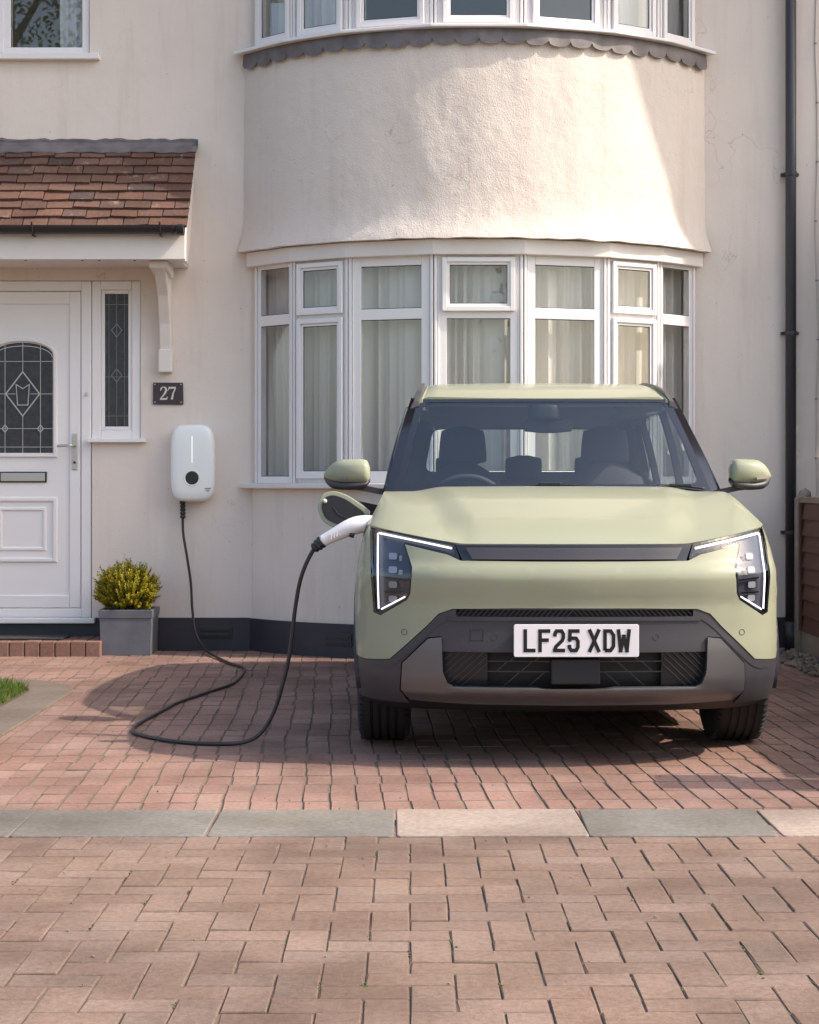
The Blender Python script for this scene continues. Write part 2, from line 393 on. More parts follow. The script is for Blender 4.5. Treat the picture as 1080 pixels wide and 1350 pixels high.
# ------------------------------------------------------------------ ground and paving
WY = 12.30                       # the facade plane
g = MB().grid(lambda u, v: (-140+280*u, -140+280*v, -.05), 8, 8).build("ground", plain("earth", (.16, .13, .10), .95, bump=.5), None)
tag(g, "wide level ground around the house", kind="structure")
rd = MB().grid(lambda u, v: (-80+160*u, -7+6*v, -.03), 16, 2).build("road", M_ROAD); tag(rd, "grey asphalt road", kind="structure")

M_ARRIS = masonry("paver_arris", [(.175, .125, .10), (.205, .145, .117), (.19, .134, .108)], bump=.4)
def brick_mesh(name, lx, ly, h, mat, ch=.0032, seed=0):
    r_ = random.Random(seed); a, b = lx/2, ly/2
    j = lambda s=.002: r_.uniform(-s, s)
    cs = [(-a, -b), (a, -b), (a, b), (-a, b)]
    lo = [(x+j(), y+j(), -h) for x, y in cs]
    md = [(x+j(), y+j(), -ch) for x, y in cs]
    # top rim with two points per side so that arrises are a little uneven
    cs = [(x*(1-r_.choice((0, 0, 0, 0, .03))), y*(1-r_.choice((0, 0, 0, 0, .05)))) for x, y in cs]
    tp = [(x*(1-ch/a)+j(.001), y*(1-ch/b)+j(.001), j(.0006)) for x, y in cs]
    mb = MB().add(lo+md+tp, [(i, (i+1) % 4, 4+(i+1) % 4, 4+i) for i in range(4)]+[(4+i, 4+(i+1) % 4, 8+(i+1) % 4, 8+i) for i in range(4)]+[(8, 9, 10, 11)])
    me = mb.mesh(name, mat); me.materials.append(M_ARRIS)
    for p in me.polygons:
        if p.normal.z < .97: p.material_index = 1
    return me
def lay_bricks(parent, places, mat, lx, ly, keep, pname="brick"):
    """places: (x, y, rot) with the ones that show largest first; keep of them are objects, the rest one mesh"""
    var = [brick_mesh(pname, lx, ly, .05, mat, seed=k) for k in range(10)]
    rest = MB(); r_ = random.Random(3); mi = []
    for i, (x, y, a) in enumerate(places):
        m = Matrix.Translation((x, y, r_.gauss(0, .0009))) @ Matrix.Rotation(a+r_.gauss(0, .006), 4, 'Z') @ Matrix.Rotation(r_.gauss(0, .006), 4, 'X') @ Matrix.Rotation(r_.gauss(0, .006), 4, 'Y')
        me = var[r_.randrange(10)]
        if i < keep:
            o = bpy.data.objects.new(pname, me); o.matrix_local = m; link(o, parent)
        else:
            rest.add([m @ v.co for v in me.vertices], [tuple(p.vertices) for p in me.polygons]); mi += [p.material_index for p in me.polygons]
    if rest.v:
        o = rest.build("distant_"+pname+"_field", mat, parent, fixn=False); tag(o, kind="stuff"); o.data.materials.append(M_ARRIS); o.data.polygons.foreach_set("material_index", mi)
SX = lambda X, Y: 540+X*2400/Y
# near paving: 90 degree herringbone
front = MB().grid(lambda u, v: (-6+12*u, 1.2+4.9*v, -.0042), 24, 10).build("front_paving", M_JOINT)
tag(front, "tan block paving laid in herringbone in front of the slab strip", kind="structure")
U = .1015; seen, other = [], []
for ix in range(-34, 34):
    for iy in range(-6, 48):
        m_ = (ix-iy) % 4
        x0, y0 = ix*U, 1.35+iy*U
        if m_ == 0: p = (x0+U, y0+U/2, 0.0)
        elif m_ == 3: p = (x0+U/2, y0+U, math.pi/2)
        else: continue
        if not (1.3 < p[1] < 6.0 and abs(p[0]) < 3.3): continue
        (seen if (3.72 < p[1] < 5.86 and -30 < SX(p[0], p[1]) < 1110) else other).append(p)
seen.sort(key=lambda p: p[1]); lay_bricks(front, seen+other, M_PAVE1, 2*U-.003, U-.003, min(300, len(seen)))
U = .0945
# drive: blocks end-on to the house, turned a little
drive = MB().grid(lambda u, v: (-4.5+9*u, 6.0+6.5*v, -.0040), 18, 14).build("driveway", M_JOINT)
tag(drive, "reddish block paved driveway in front of the house", kind="structure")
jr = random.Random(12); row_off = [jr.gauss(0, .005) for _ in range(60)]
seen, other = [], []; rot = R(2.4); cr, sr = math.cos(rot), math.sin(rot); px0, py0 = .2, 6.2
for ix in range(-50, 42):
    for iy in range(-3, 38):
        lx_, ly_ = (ix+.5)*U+jr.gauss(0, .0016)+row_off[iy], iy*2*U+jr.gauss(0, .003)
        x, y = px0+lx_*cr-ly_*sr, py0+lx_*sr+ly_*cr
        if not (6.08 < y < 12.33 and -3.6 < x < 2.9) or (x < -2.0 and 6.2 < y < 10.0): continue
        (seen if -15 < SX(x, y) < 1095 else other).append((x, y, math.pi/2+rot))
seen.sort(key=lambda p: p[1]); lay_bricks(drive, seen+other, M_PAVE2, 2*U-.003, U-.0042, 300)
# slab strip between the two pavings
strip = MB().box(-6, 6, 5.80, 6.30, -.05, -.012).build("slab_strip", M_JOINT); tag(strip, "row of flat slabs dividing the two pavings", kind="structure")
xs = [-3.15, -2.53, -1.91, -1.285, -.655, -.045, .575, 1.19, 1.82, 2.45, 3.08]
for i in range(len(xs)-1):
    a, b = xs[i]+.004, xs[i+1]-.004; j = lambda: rnd.uniform(-.006, .006)
    pl = [(a+j(), 5.815+j()), (b+j(), 5.815+j()), (b+j(), 6.285+j()), (a+j(), 6.285+j())]
    mb = MB().prism(round_poly(pl, .012, 2), lambda x, y, c: (x, y, -.03+c), .034+rnd.uniform(-.001, .002))
    mb.build("slab", M_SLABP if i in (5, 7) else M_SLABG, strip, bevel=.004)
# lawn with concrete edging
def lawn_edge(r_out):
    cx_, cy_ = -2.55, 9.75; rr = .5+r_out
    pts = [(-2.05+r_out, 6.32), (-2.05+r_out, cy_)]
    for k in range(1, 13):
        a = math.pi/2*k/12; pts.append((cx_+rr*math.cos(a), cy_+rr*math.sin(a)))
    pts.append((-4.2, cy_+rr)); return pts
lp = lawn_edge(0)
lawn = MB().add([(x, y, .012) for x, y in lp]+[(-4.2, 6.32, .012)], [tuple(range(len(lp)+1))]).build("lawn", plain("turf_soil", (.10, .085, .03), .95, bump=.8, bscale=60)); tag(lawn, "small corner of lawn beside the drive", kind="structure")
edging = MB().box(-4.0, -1.86, 6.34, 6.36, -.04, -.02).build("lawn_edging", M_EDGE); tag(edging, "grey concrete edging around the lawn corner", kind="structure")
po, pi_ = lawn_edge(.235), lawn_edge(.0)
cuts = [(0, 1, 0., .26), (0, 1, .262, .52), (0, 1, .522, .78), (0, 1, .782, 1.)]
def seg_quad(A, B, i, s0, s1):
    f = lambda P, s: (P[i][0]+(P[i+1][0]-P[i][0])*s, P[i][1]+(P[i+1][1]-P[i][1])*s)
    return [f(A, s0), f(B, s0), f(B, s1), f(A, s1)]
for (_, _, s0, s1) in cuts:
    MB().prism(seg_quad(pi_, po, 0, s0, s1-.002), lambda x, y, c: (x, y, -.03+c), .043).build("edging_stone", M_EDGE, edging, bevel=.006)
mb = MB()
for grp in ((1, 5), (5, 9), (9, 13)):
    idx = list(range(grp[0], grp[1]+1)); pl = [pi_[k] for k in idx]+[po[k] for k in reversed(idx)]
    if grp[0] > 1: pl[0] = (pl[0][0]-.004, pl[0][1]+.002); pl[-1] = (pl[-1][0]-.006, pl[-1][1]+.002)
    MB().prism(pl, lambda x, y, c: (x, y, -.03+c), .043).build("edging_stone", M_EDGE, edging, bevel=.006)
gb = MB(); gr = random.Random(5)
for k in range(5200):
    x, y = gr.uniform(-2.75, -2.06), gr.uniform(8.3, 10.22)
    if y > 9.75 and x > -2.55 and (x+2.55)**2+(y-9.75)**2 > .245: continue
    h = gr.uniform(.025, .07); a = gr.uniform(0, 6.3); w = .0035; l = gr.uniform(-.03, .03); l2 = gr.uniform(-.03, .03)
    dx, dy = math.cos(a)*w, math.sin(a)*w
    gb.add([(x-dx, y-dy, .01), (x+dx, y+dy, .01), (x+dx*.7+l*.4, y+dy*.7+l2*.4, h*.6), (x+l, y+l2, h), (x-dx*.7+l*.4, y-dy*.7+l2*.4, h*.6)], [(0, 1, 2, 3, 4)])
go = gb.build("grass", M_GRASS, fixn=False); tag(go, "short green grass blades on the lawn corner", "grass", kind="stuff")
# ------------------------------------------------------------------ the house
house = thing("house", "cream rendered house with curved two storey bay and white windows", "house", (.4, WY, 0))
HI = inv_of(house)
def hp(mb, name, mat, parent=None, **k):
    return mb.build(name, mat, parent or house, inv=HI if parent is None else None, **k)
BX, BYC = .44, WY+1.25            # centre of the bay's circle
openings = [(-3.09, -2.145, .185, 2.50), (-2.15, -1.815, 1.43, 2.50), (-4.2, -2.16, 4.02, 5.4), (-1.02, 1.90, .0, 5.45)]
xs = sorted({-7.0, 7.0, *[o[0] for o in openings], *[o[1] for o in openings]}); zs = sorted({-.1, 6.6, *[o[2] for o in openings], *[o[3] for o in openings]})
def is_open(xc, zc): return any(o[0] < xc < o[1] and o[2] < zc < o[3] for o in openings)
mb = MB(); TH = .26
for i in range(len(xs)-1):
    for k in range(len(zs)-1):
        a, b, c, d = xs[i], xs[i+1], zs[k], zs[k+1]
        if is_open((a+b)/2, (c+d)/2): continue
        mb.box(a, b, WY, WY+TH, c, d)
me_w = hp(mb, "wall", M_WALL, fixn=False)
bm = bmesh.new(); bm.from_mesh(me_w.data); bmesh.ops.remove_doubles(bm, verts=bm.verts, dist=1e-4)
dead = [f for f in bm.faces if any(g_ is not f and set(g_.verts) == set(f.verts) for g_ in f.verts[0].link_faces)]
bmesh.ops.delete(bm, geom=dead, context='FACES'); bm.to_mesh(me_w.data); bm.free()
# curved bay walls: slightly uneven surface
def bay_sheet(name, mat, rad, z0, z1, th, nz, amp, bell=0, nth=150):
    def f(u, v):
        a = (-1+2*u)*th; z = z0+(z1-z0)*v; r_ = rad
        if bell: r_ += bell*math.exp(-((z-z0)/.11)**1.3)
        p = Vector((math.sin(a)*rad*1.3, z*.8, 3.3))
        r_ += amp*(noise.noise(p*3.0)*.9+noise.noise(Vector((math.sin(a)*rad*4.2, z*1.6, 7.7)))*.7+noise.noise(p*13)*.22)
        zz = z+(amp*.9*noise.noise(Vector((a*14, 5, 1))) if (bell and v == 0) else 0)
        return (BX+r_*math.sin(a), BYC-r_*math.cos(a), zz)
    m_ = MB().grid(f, nth, nz)
    # underside lip
    def f2(u, v):
        a = (-1+2*u)*th; p = f(u, 0); r_ = (rad+bell)-v*.16
        return p if v == 0 else (BX+r_*math.sin(a), BYC-r_*math.cos(a), z0+.004)
    m_.grid(f2, nth, 1)
    return hp(m_, name, mat, smooth=True)
bay_sheet("bay_wall", M_BAY, 1.995, 2.685, 4.01, R(51.3), 70, .009, bell=.055, nth=190)
bay_sheet("bay_base_wall", M_WALL, 1.955, .20, 1.10, R(50.1), 24, .004)
hp(MB().grid(lambda u, v: (BX+1.99*math.sin((-1+2*u)*R(51)), BYC-1.99*math.cos((-1+2*u)*R(51)), 5.28+1.3*v), 40, 1), "bay_top_wall", M_BAY)
# painted plinth
def ring_poly(r0, r1, th, n=40):
    return [(BX+r1*math.sin(-th+2*th*i/n), BYC-r1*math.cos(-th+2*th*i/n)) for i in range(n+1)]+[(BX+r0*math.sin(th-2*th*i/n), BYC-r0*math.cos(th-2*th*i/n)) for i in range(n+1)]
def zfn(z0): return lambda x, y, c: (x, y, z0+c)
plinth = hp(MB().box(-6.9, -1.075, WY-.012, WY+.05, -.05, .222), "plinth", M_BLACK, bevel=.004); hp(MB().box(1.955, 6.9, WY-.012, WY+.05, -.05, .225), "plinth", M_BLACK, bevel=.004)
bp_ = hp(MB().prism(ring_poly(1.8, 1.972, R(50.4)), zfn(-.05), .268), "bay_plinth", M_BLACK)
def air_brick(par, m):
    f = MB().box(-.115, .115, -.010, .01, -.04, .04, m)
    o = f.build("air_brick", M_BLACK, par, bevel=.003)
    return o
ab = MB()
for k in range(2):
    ab.box(-.1, .1, -.016, -.008, -.026+.036*k, -.006+.036*k, Matrix.Translation((-1.31, WY-.012, .125)))
MB().box(-.115, .115, -.006, .01, -.042, .042, Matrix.Translation((-1.31, WY-.012, .125))).build("air_brick", M_BLACK, plinth, bevel=.003)
ab.build("air_brick_slot", M_DARKP, plinth, bevel=.002)
a_ = R(-27.2); m_ = Matrix.Translation((BX+1.972*math.sin(a_), BYC-1.972*math.cos(a_), .115)) @ Matrix.Rotation(a_, 4, 'Z')
MB().box(-.1, .1, -.006, .02, -.04, .04, m_).build("air_brick", M_BLACK, bp_, bevel=.003)
MB().box(-.085, .085, -.011, -.004, -.026, -.008, m_).box(-.085, .085, -.011, -.004, .008, .026, m_).build("air_brick_slot", M_DARKP, bp_, bevel=.002)
# bay windows ---------------------------------------------------------------
ANG = [R(a) for a in (-49, -38, -25.2, -8.4, 8.4, 25.2, 38, 49)]; RW = 1.95
V8 = [Vector((BX+RW*math.sin(a), BYC-RW*math.cos(a), 0)) for a in ANG]
def facet_matrix(i):
    a, b = V8[i], V8[i+1]; u = (b-a).normalized(); n = Vector((u.y, -u.x, 0))      # outward (towards the street)
    return Matrix((( u.x, n.x, 0, a.x), (u.y, n.y, 0, a.y), (0, 0, 1, 0), (0, 0, 0, 1))), (b-a).length
def bars(mb, x0, x1, z0, z1, w, y0, y1, m, wb=None):
    wb = wb or w
    mb.box(x0, x0+w, y0, y1, z0, z1, m); mb.box(x1-w, x1, y0, y1, z0, z1, m)
    mb.box(x0+w, x1-w, y0, y1, z0, z0+wb, m); mb.box(x0+w, x1-w, y0, y1, z1-wb, z1, m)
def pane(par, x0, x1, z0, z1, y, m, mat=None):
    MB().box(x0, x1, y, y+.006, z0, z1, m).build("pane", mat or M_GLASS, par)
    gk = MB(); bars(gk, x0-.002, x1+.002, z0-.002, z1+.002, .006, y+.006, y+.010, m); gk.build("gasket", M_GASKET, par)
def sash(par, x0, x1, z0, z1, m, w=.048):
    s_ = MB(); bars(s_, x0, x1, z0, z1, w*.62, .005, .034, m); bars(s_, x0+w*.62, x1-w*.62, z0+w*.62, z1-w*.62, w*.38, .002, .022, m)
    o = s_.build("sash", M_UPVC, par, bevel=.003); pane(o, x0+w, x1-w, z0+w, z1-w, .008, m); return o
def bay_floor(zb, layout):
    z_bot, z_head = zb, zb+layout['h']
    for i in range(7):
        m, Lf = facet_matrix(i); fr = MB(); w = .062 if i in (1, 5) else .078
        if i in (0, 6): w = .045
        bars(fr, .004, Lf-.004, z_bot, z_head, w, -.045, .004, m)
        # corner posts stand proud with a ribbed cover
        fr.box(.002, .020, -.05, .020, z_bot, z_head, m); fr.box(Lf-.020, Lf-.002, -.05, .020, z_bot, z_head, m)
        fr.box(.026, .034, .0, .012, z_bot, z_head, m); fr.box(Lf-.034, Lf-.026, .0, .012, z_bot, z_head, m)
        kind = layout['kind'][i]; tz = z_bot+layout['transom']
        if layout['transom'] < layout['h']: fr.box(w, Lf-w, -.045, .004, tz, tz+.07, m)
        o = hp(fr, "window", M_UPVC, bevel=.0035)
        if kind == 'F':
            pane(o, w, Lf-w, z_bot+w, tz, -.012, m)
            if layout['transom'] < layout['h']: pane(o, w, Lf-w, tz+.07, z_head-w, -.012, m)
        elif kind == 'T':
            pane(o, w, Lf-w, z_bot+w, tz, -.012, m); sash(o, w-.025, Lf-w+.025, tz+.045, z_head-.035, m)
        elif kind == 'C':
            sash(o, w-.024, Lf-w+.024, z_bot+.03, tz+.022, m)
            if layout['transom'] < layout['h']: sash(o, w-.024, Lf-w+.024, tz+.05, z_head-.035, m)
        else:
            sash(o, w-.02, Lf-w+.02, z_bot+.03, z_head-.03, m)
bay_floor(1.130, dict(h=1.475, transom=1.052, kind='FCFTFCF'))
bay_floor(4.035, dict(h=1.25, transom=9.0, kind='SSSSSSS'))
def poly_ring(r0, r1, ext=0.0):
    f = lambda r_, a: (BX+r_*math.sin(a), BYC-r_*math.cos(a))
    A = list(ANG); A[0] -= ext; A[-1] += ext
    return [f(r1, a) for a in A]+[f(r0, a) for a in reversed(A)]
hp(MB().prism(poly_ring(1.80, 2.035, R(2.2)), zfn(1.095), .034), "window_sill", M_WOODW, bevel=.006)
hp(MB().prism(poly_ring(1.84, 2.005, R(1.2)), zfn(2.585), .098), "window_head", M_WOODW, bevel=.006)
hp(MB().prism(poly_ring(1.84, 2.075, R(2.6)), zfn(4.016), .022), "upper_window_sill", M_UPVC, bevel=.005)
# lead apron with scalloped hem
mb = MB(); n = 24; th = R(50.6); sub = 12
def lead_pt(a, z, r_): return (BX+r_*math.sin(a), BYC-r_*math.cos(a), z)
lr = random.Random(11); rows = []
for k in range(n):
    dep = lr.uniform(.085, .105); sk = lr.uniform(-.012, .012)
    for j in range(sub+(1 if k == n-1 else 0)):
        t = j/sub; a = -th+2*th*(k+t)/n
        s_ = math.sqrt(max(0, 1-abs(2*t-1)**2.2)); rr = 2.022+.004*math.sin(a*9)+.003*math.sin(a*41)
        zl = 4.012-dep*.70-.036*s_+sk*(t-.5); rows.append([lead_pt(a, 4.02, 2.016), lead_pt(a, 3.985, rr), lead_pt(a, zl+.012, rr+.002), lead_pt(a, zl, rr+.004), lead_pt(a, zl+.001, rr-.002), lead_pt(a, 4.0, 2.010)])
mb.loft(rows, caps=False, closed=False); hp(mb, "lead_apron", M_LEAD, auto=30)
# rooms behind, floor between storeys, roof with eaves
rm = MB()
for z0, z1 in ((.5, 2.72), (3.9, 5.5)):
    rm.box(-1.3, 2.2, 15.4, 15.5, z0, z1); rm.box(-1.32, -1.3, 12.5, 15.5, z0, z1); rm.box(2.2, 2.22, 12.5, 15.5, z0, z1)
sl = ring_poly(1.0, 1.93, R(48))
for z0, hh in ((2.60, .06), (3.93, .06), (.55, .05), (5.25, .06)):
    hp(MB().prism([(BX+1.92*math.sin(a), BYC-1.92*math.cos(a)) for a in ANG]+[(BX+1.6, 15.4), (BX-1.6, 15.4)], zfn(z0), hh), "room_floor", M_ROOM)
hp(rm, "room_wall", M_ROOM)
rm2 = MB().box(-4.4, -2.0, 14.6, 14.7, 3.9, 5.5).box(-4.42, -4.4, 12.5, 14.7, 3.9, 5.5).box(-2.0, -1.98, 12.5, 14.7, 3.9, 5.5).box(-4.4, -2, 12.5, 14.7, 3.88, 3.9).box(-4.4, -2, 12.5, 14.7, 5.5, 5.52)
hp(rm2, "bedroom_wall", M_ROOM)
EAVE_Y, EAVE_Z = 11.22, 6.46
roof = hp(MB().add([(-9, EAVE_Y, EAVE_Z+.12), (9, EAVE_Y, EAVE_Z+.12), (9, 16.5, EAVE_Z+3.4), (-9, 16.5, EAVE_Z+3.4), (-9, EAVE_Y, EAVE_Z), (9, EAVE_Y, EAVE_Z), (9, 16.5, EAVE_Z), (-9, 16.5, EAVE_Z)],
    [(0, 1, 2, 3), (0, 4, 5, 1), (4, 7, 6, 5), (3, 2, 6, 7), (0, 3, 7, 4), (1, 5, 6, 2)]), "roof", M_ROOFT)
# curtains
def curtain(name, label, r0, a0, a1, z0, z1, folds, amp, mat, seed, centre=None):
    cr_ = random.Random(seed); ph = [cr_.uniform(0, 6.3) for _ in range(6)]
    def f(u, v):
        a = a0+(a1-a0)*u
        ww = u*folds+1.6*noise.noise(Vector((u*folds*.33, ph[1], 0)))
        w = (1-2*abs(math.sin(ww*3.1416+ph[0]))**.75)*(.55+.6*abs(noise.noise(Vector((u*folds*.5, 4, ph[2])))))+.3*math.sin(ww*16.3+ph[5])*(.3+abs(noise.noise(Vector((u*folds*.8, 3, 1)))))+.55*noise.noise(Vector((u*folds*1.9, 9+v*.35, ph[3])))+.5*noise.noise(Vector((u*folds*.4, 2, ph[4])))
        r_ = r0+amp*w*(.65+.35*(1-v))
        return (BX+r_*math.sin(a), BYC-r_*math.cos(a), z0+(z1-z0)*v)
    o = MB().grid(f, int(abs(a1-a0)/R(.14)), 6).build(name, mat, smooth=True, origin=(BX, BYC-r0, z0)); tag(o, label, "curtain", "curtains behind the windows"); return o
curtain("curtain", "pale pleated net curtain hanging behind the ground floor bay window", 1.82, R(-54), R(54), 1.10, 2.60, 33, .055, M_NET, 2)
curtain("curtain", "white curtain drawn aside at the porch end of the upper bay window", 1.80, R(-54), R(-24), 4.05, 5.25, 9, .035, M_NET2, 3)
curtain("curtain", "white curtain drawn aside at the downpipe end of the upper bay window", 1.80, R(26), R(54), 4.05, 5.25, 8, .035, M_NET2, 4)
o = MB().grid(lambda u, v: (-2.40+.2*u, WY+.20+.02*math.sin(u*19), 4.06+1.3*v), 24, 4).build("curtain", M_NET2, smooth=True, origin=(-2.3, WY+.2, 4.06)); tag(o, "white curtain behind the small upper window above the porch", "curtain", "curtains behind the windows")
# upper left window and its sill
I4 = Matrix(((1, 0, 0, 0), (0, -1, 0, WY+.05), (0, 0, 1, 0), (0, 0, 0, 1)))     # local y points to the street
fr = MB(); bars(fr, -4.2, -2.165, 4.03, 5.4, .05, -.04, .03, I4); fr.box(-2.79, -2.70, -.04, .03, 4.08, 5.35, I4)
uw = hp(fr, "window", M_UPVC, bevel=.004); pane(uw, -2.70, -2.215, 4.08, 5.35, 0, I4); sash(uw, -4.14, -2.745, 4.045, 5.38, I4, .07)
hp(MB().box(-4.25, -2.09, WY-.055, WY+.06, 3.985, 4.027), "window_sill", M_UPVC, bevel=.005)
# porch canopy --------------------------------------------------------------
PX = -1.445; T0, T1 = Vector((0, WY-.01, 3.40)), Vector((0, 11.76, 2.765))
can = hp(MB().prism([(WY, 3.34), (11.81, 2.735), (11.81, 2.60), (WY, 2.60)], lambda a, b, c: (-4.2+c, a, b), 4.2+PX-.045), "porch_canopy", M_WOODW)
MB().box(-4.2, PX-.006, 11.775, 11.815, 2.578, 2.755).build("fascia", M_WOODW, can, bevel=.004)
MB().prism([(WY-.002, 3.35), (11.80, 2.745), (11.80, 2.57), (11.9, 2.57), (12.02, 2.68), (WY-.002, 3.2)], lambda a, b, c: (PX-.043+c, a, b), .036).build("verge_board", M_WOODW, can, bevel=.003)
MB().box(-4.2, PX-.05, 11.82, WY-.002, 2.584, 2.598).build("soffit", M_WOODW, can)
sv = (T1-T0); sl_len = sv.length; su = sv.normalized(); sn = Vector((0, su.z, -su.y)); sn = -sn if sn.z < 0 else sn
tr = random.Random(21); NC = 9; exp_ = (sl_len-.06)/NC
for c in range(NC):
    x = PX+.012-(0 if c % 2 else .0); first = True
    while x > -3.35:
        w = tr.uniform(.155, .176)
        if first: w = tr.uniform(.15, .17)*(1.0 if c % 2 else 1.55 if c in (2, 4, 8) else .62); first = False
        d0 = .06+c*exp_-.035; d1 = .06+(c+1)*exp_+tr.uniform(-.008, .008)
        th_ = tr.uniform(.015, .020); tl = tr.gauss(0, .004); a, b = x-w+.0035, x-.0035
        vs = []
        for (xx, sx) in ((a, -1), (b, 1)):
            for d, lift in ((d0, .004), ((d0+d1)/2, .014), (d1, .021+tr.uniform(0, .009))):
                p = T0+su*(d+tl*sx*.7)+sn*lift; vs.append((xx, p.y, p.z)); q = p+sn*th_; vs.append((xx+tr.gauss(0, .001), q.y, q.z))
        fs = [(0, 2, 3, 1), (2, 4, 5, 3), (6, 7, 9, 8), (8, 9, 11, 10), (1, 3, 9, 7), (3, 5, 11, 9), (0, 6, 8, 2), (2, 8, 10, 4), (4, 10, 11, 5), (0, 1, 7, 6)]
        o = MB().add(vs, fs).build("tile", M_TILE, can); x -= w
fl_ = MB(); rows = []
for i in range(60):
    x = -3.6+(PX+.017+3.6)*i/59; wob = .006*math.sin(i*1.7)+.004*math.sin(i*.61)
    P = lambda d, l: (lambda p: (x, p.y, p.z))(T0+su*d+sn*l)
    rows.append([(x, WY-.004, 3.455+.004*math.sin(i*.9)+.003*math.sin(i*2.3)+wob*.5), (x, WY-.010, 3.45+.004*math.sin(i*.9)), (x, WY-.014, 3.405), P(.03, .034), P(.105+wob, .042), P(.105+wob, .036), P(.0, .02)])
fl_.loft(rows, caps=True, closed=True).build("lead_flashing", M_LEAD, can, smooth=True)
gt = MB(); prof = [(.052*math.cos(a), .052*math.sin(a)) for a in [math.pi+math.pi*k/10 for k in range(11)]]+[(.047*math.cos(a), .047*math.sin(a)) for a in [2*math.pi-math.pi*k/10 for k in range(11)]]
gy, gz = 11.715, 2.785
gt.prism(prof, lambda a, b, c: (-4.2+c, gy+a, gz+b), 4.2+PX-.02); gut = gt.build("gutter", M_GUTTER, can)
MB().prism([(.058*math.cos(k*math.pi/9), .058*math.sin(k*math.pi/9)) for k in range(18)], lambda a, b, c: (PX-.05+c, gy+a, gz-.004+b*(1 if b < 0 else .25)), .045).build("gutter_end", M_GUTTER, gut, bevel=.004)
MB().prism([(.055*math.cos(k*math.pi/9), .055*math.sin(k*math.pi/9)) for k in range(18)], lambda a, b, c: (PX-.085+c, gy+a, gz-.003+b*(1 if b < 0 else .22)), .02).build("gutter_joint", M_GUTTER, gut, bevel=.003)
for bx_ in (-1.60, -2.42, -3.24):
    MB().tube([(bx_, gy+.03, gz-.035), (bx_, gy-.05, gz-.03), (bx_, gy-.058, gz+.02)], .006, 6).tube([(bx_, gy-.045, gz-.03), (bx_, gy-.02, gz-.062), (bx_, gy+.05, gz-.06)], .007, 6).build("gutter_bracket", M_GUTTER, gut)
for x in (-3.2, -2.5, -2.13, -2.02, -1.79):
    MB().box(x-.006, x+.006, 11.85, 11.862, 2.578, 2.586).build("soffit_nail", M_DARKP, can)
for bx_ in (-1.635, -3.42):
    br = MB().prism([(WY, 2.585), (WY, 1.885), (WY-.045, 1.885), (WY-.05, 2.0), (WY-.09, 2.2), (WY-.17, 2.38), (WY-.30, 2.50), (WY-.42, 2.55), (WY-.42, 2.585)], lambda a, b, c: (bx_-.045+c, a, b), .075)
    o = hp(br, "porch_bracket", M_WOODW, bevel=.006)
    MB().prism([(WY-.004, 2.03), (WY-.004, 1.875), (WY-.075, 1.875), (WY-.075, 2.03)], lambda a, b, c: (bx_-.053+c, a, b), .093).build("bracket_foot", M_WOODW, o, bevel=.008)
    MB().prism([(WY-.43, 2.582), (WY-.43, 2.535), (WY-.10, 2.50), (WY-.10, 2.582)], lambda a, b, c: (bx_-.065+c, a, b), .12).build("bracket_cap", M_WOODW, o, bevel=.008)
# front door ----------------------------------------------------------------
DX = -2.62; Dm = Matrix(((1, 0, 0, DX), (0, -1, 0, WY+.03), (0, 0, 1, 0), (0, 0, 0, 1)))
fr = MB(); bars(fr, -.468, .468, .215, 2.498, .068, -.05, .022, Dm); fr.box(-.50, .50, -.06, .075, .185, .222, Dm)
door = hp(fr, "front_door", M_UPVC, bevel=.006)
leaf = MB(); L0, L1, Z0, Z1 = -.397, .397, .285, 2.428
arch = [(-.205, 1.335), (.205, 1.335), (.205, 2.0)]+[(.205*math.cos(k*math.pi/14), 2.0+.082*math.sin(k*math.pi/14)) for k in range(1, 14)]+[(-.205, 2.0)]
dfn = lambda y: (lambda a, b: (DX+a, WY+.03-y, b))
patch("door_leaf", [(L0, Z0), (L1, Z0), (L1, Z1), (L0, Z1)], dfn(.004), M_UPVC, door, res=.4, skirt=(0, .04, 0), holes=[arch])
bd = MB(); bars(bd, L0+.002, L1-.002, Z0+.002, Z1-.002, .075, .003, .016, Dm, .085); bd.build("leaf_frame", M_UPVC, door, bevel=.006)
def ring_mould(P, d0, d1, y0, y1, name="moulding"):
    A, B = inset(P, -d0), inset(P, -d1); n_ = len(P); m_ = MB()
    rings = [[(DX+a[0], WY+.03-y, a[1]) for a in ring] for ring, y in ((inset(P, -d0), y0), (inset(P, -(d0*.7+d1*.3)), y1), (inset(P, -(d0*.3+d1*.7)), y1), (inset(P, -d1), y0))]
    m_.loft(rings, caps=False); return m_.build(name, M_UPVC, door, auto=30)
ring_mould(arch, 0, .035, .0, .022)
rect = lambda x0, x1, z0, z1: [(x0, z0), (x1, z0), (x1, z1), (x0, z1)]
ring_mould(rect(-.20, .20, .63, 1.0), .0, .04, .002, .020); ring_mould(rect(-.135, .135, .70, .94), .0, .03, .002, .014)
patch("door_pane", arch, dfn(-.008), M_OBSC, door, res=.4, skirt=None)
pn = MB(); W_ = .006
def came(m_, p, q, w=.0042): ribbon(m_, [p, q], w, lambda a, b, c: (DX+a, WY+.036-c, b), .005)
for x in (-.12, 0, .12): 
    if x: came(pn, (x, 1.335), (x, 2.065))
    else: came(pn, (0, 1.335), (0, 1.585)); came(pn, (0, 1.885), (0, 2.08))
for z in (1.375, 1.50, 1.955): came(pn, (-.205, z), (.205, z))
for s_ in (-1, 1): came(pn, (s_*.12, 1.735), (s_*.205, 1.735)); came(pn, (s_*.115, 1.735), (s_*.05, 1.735), .004)
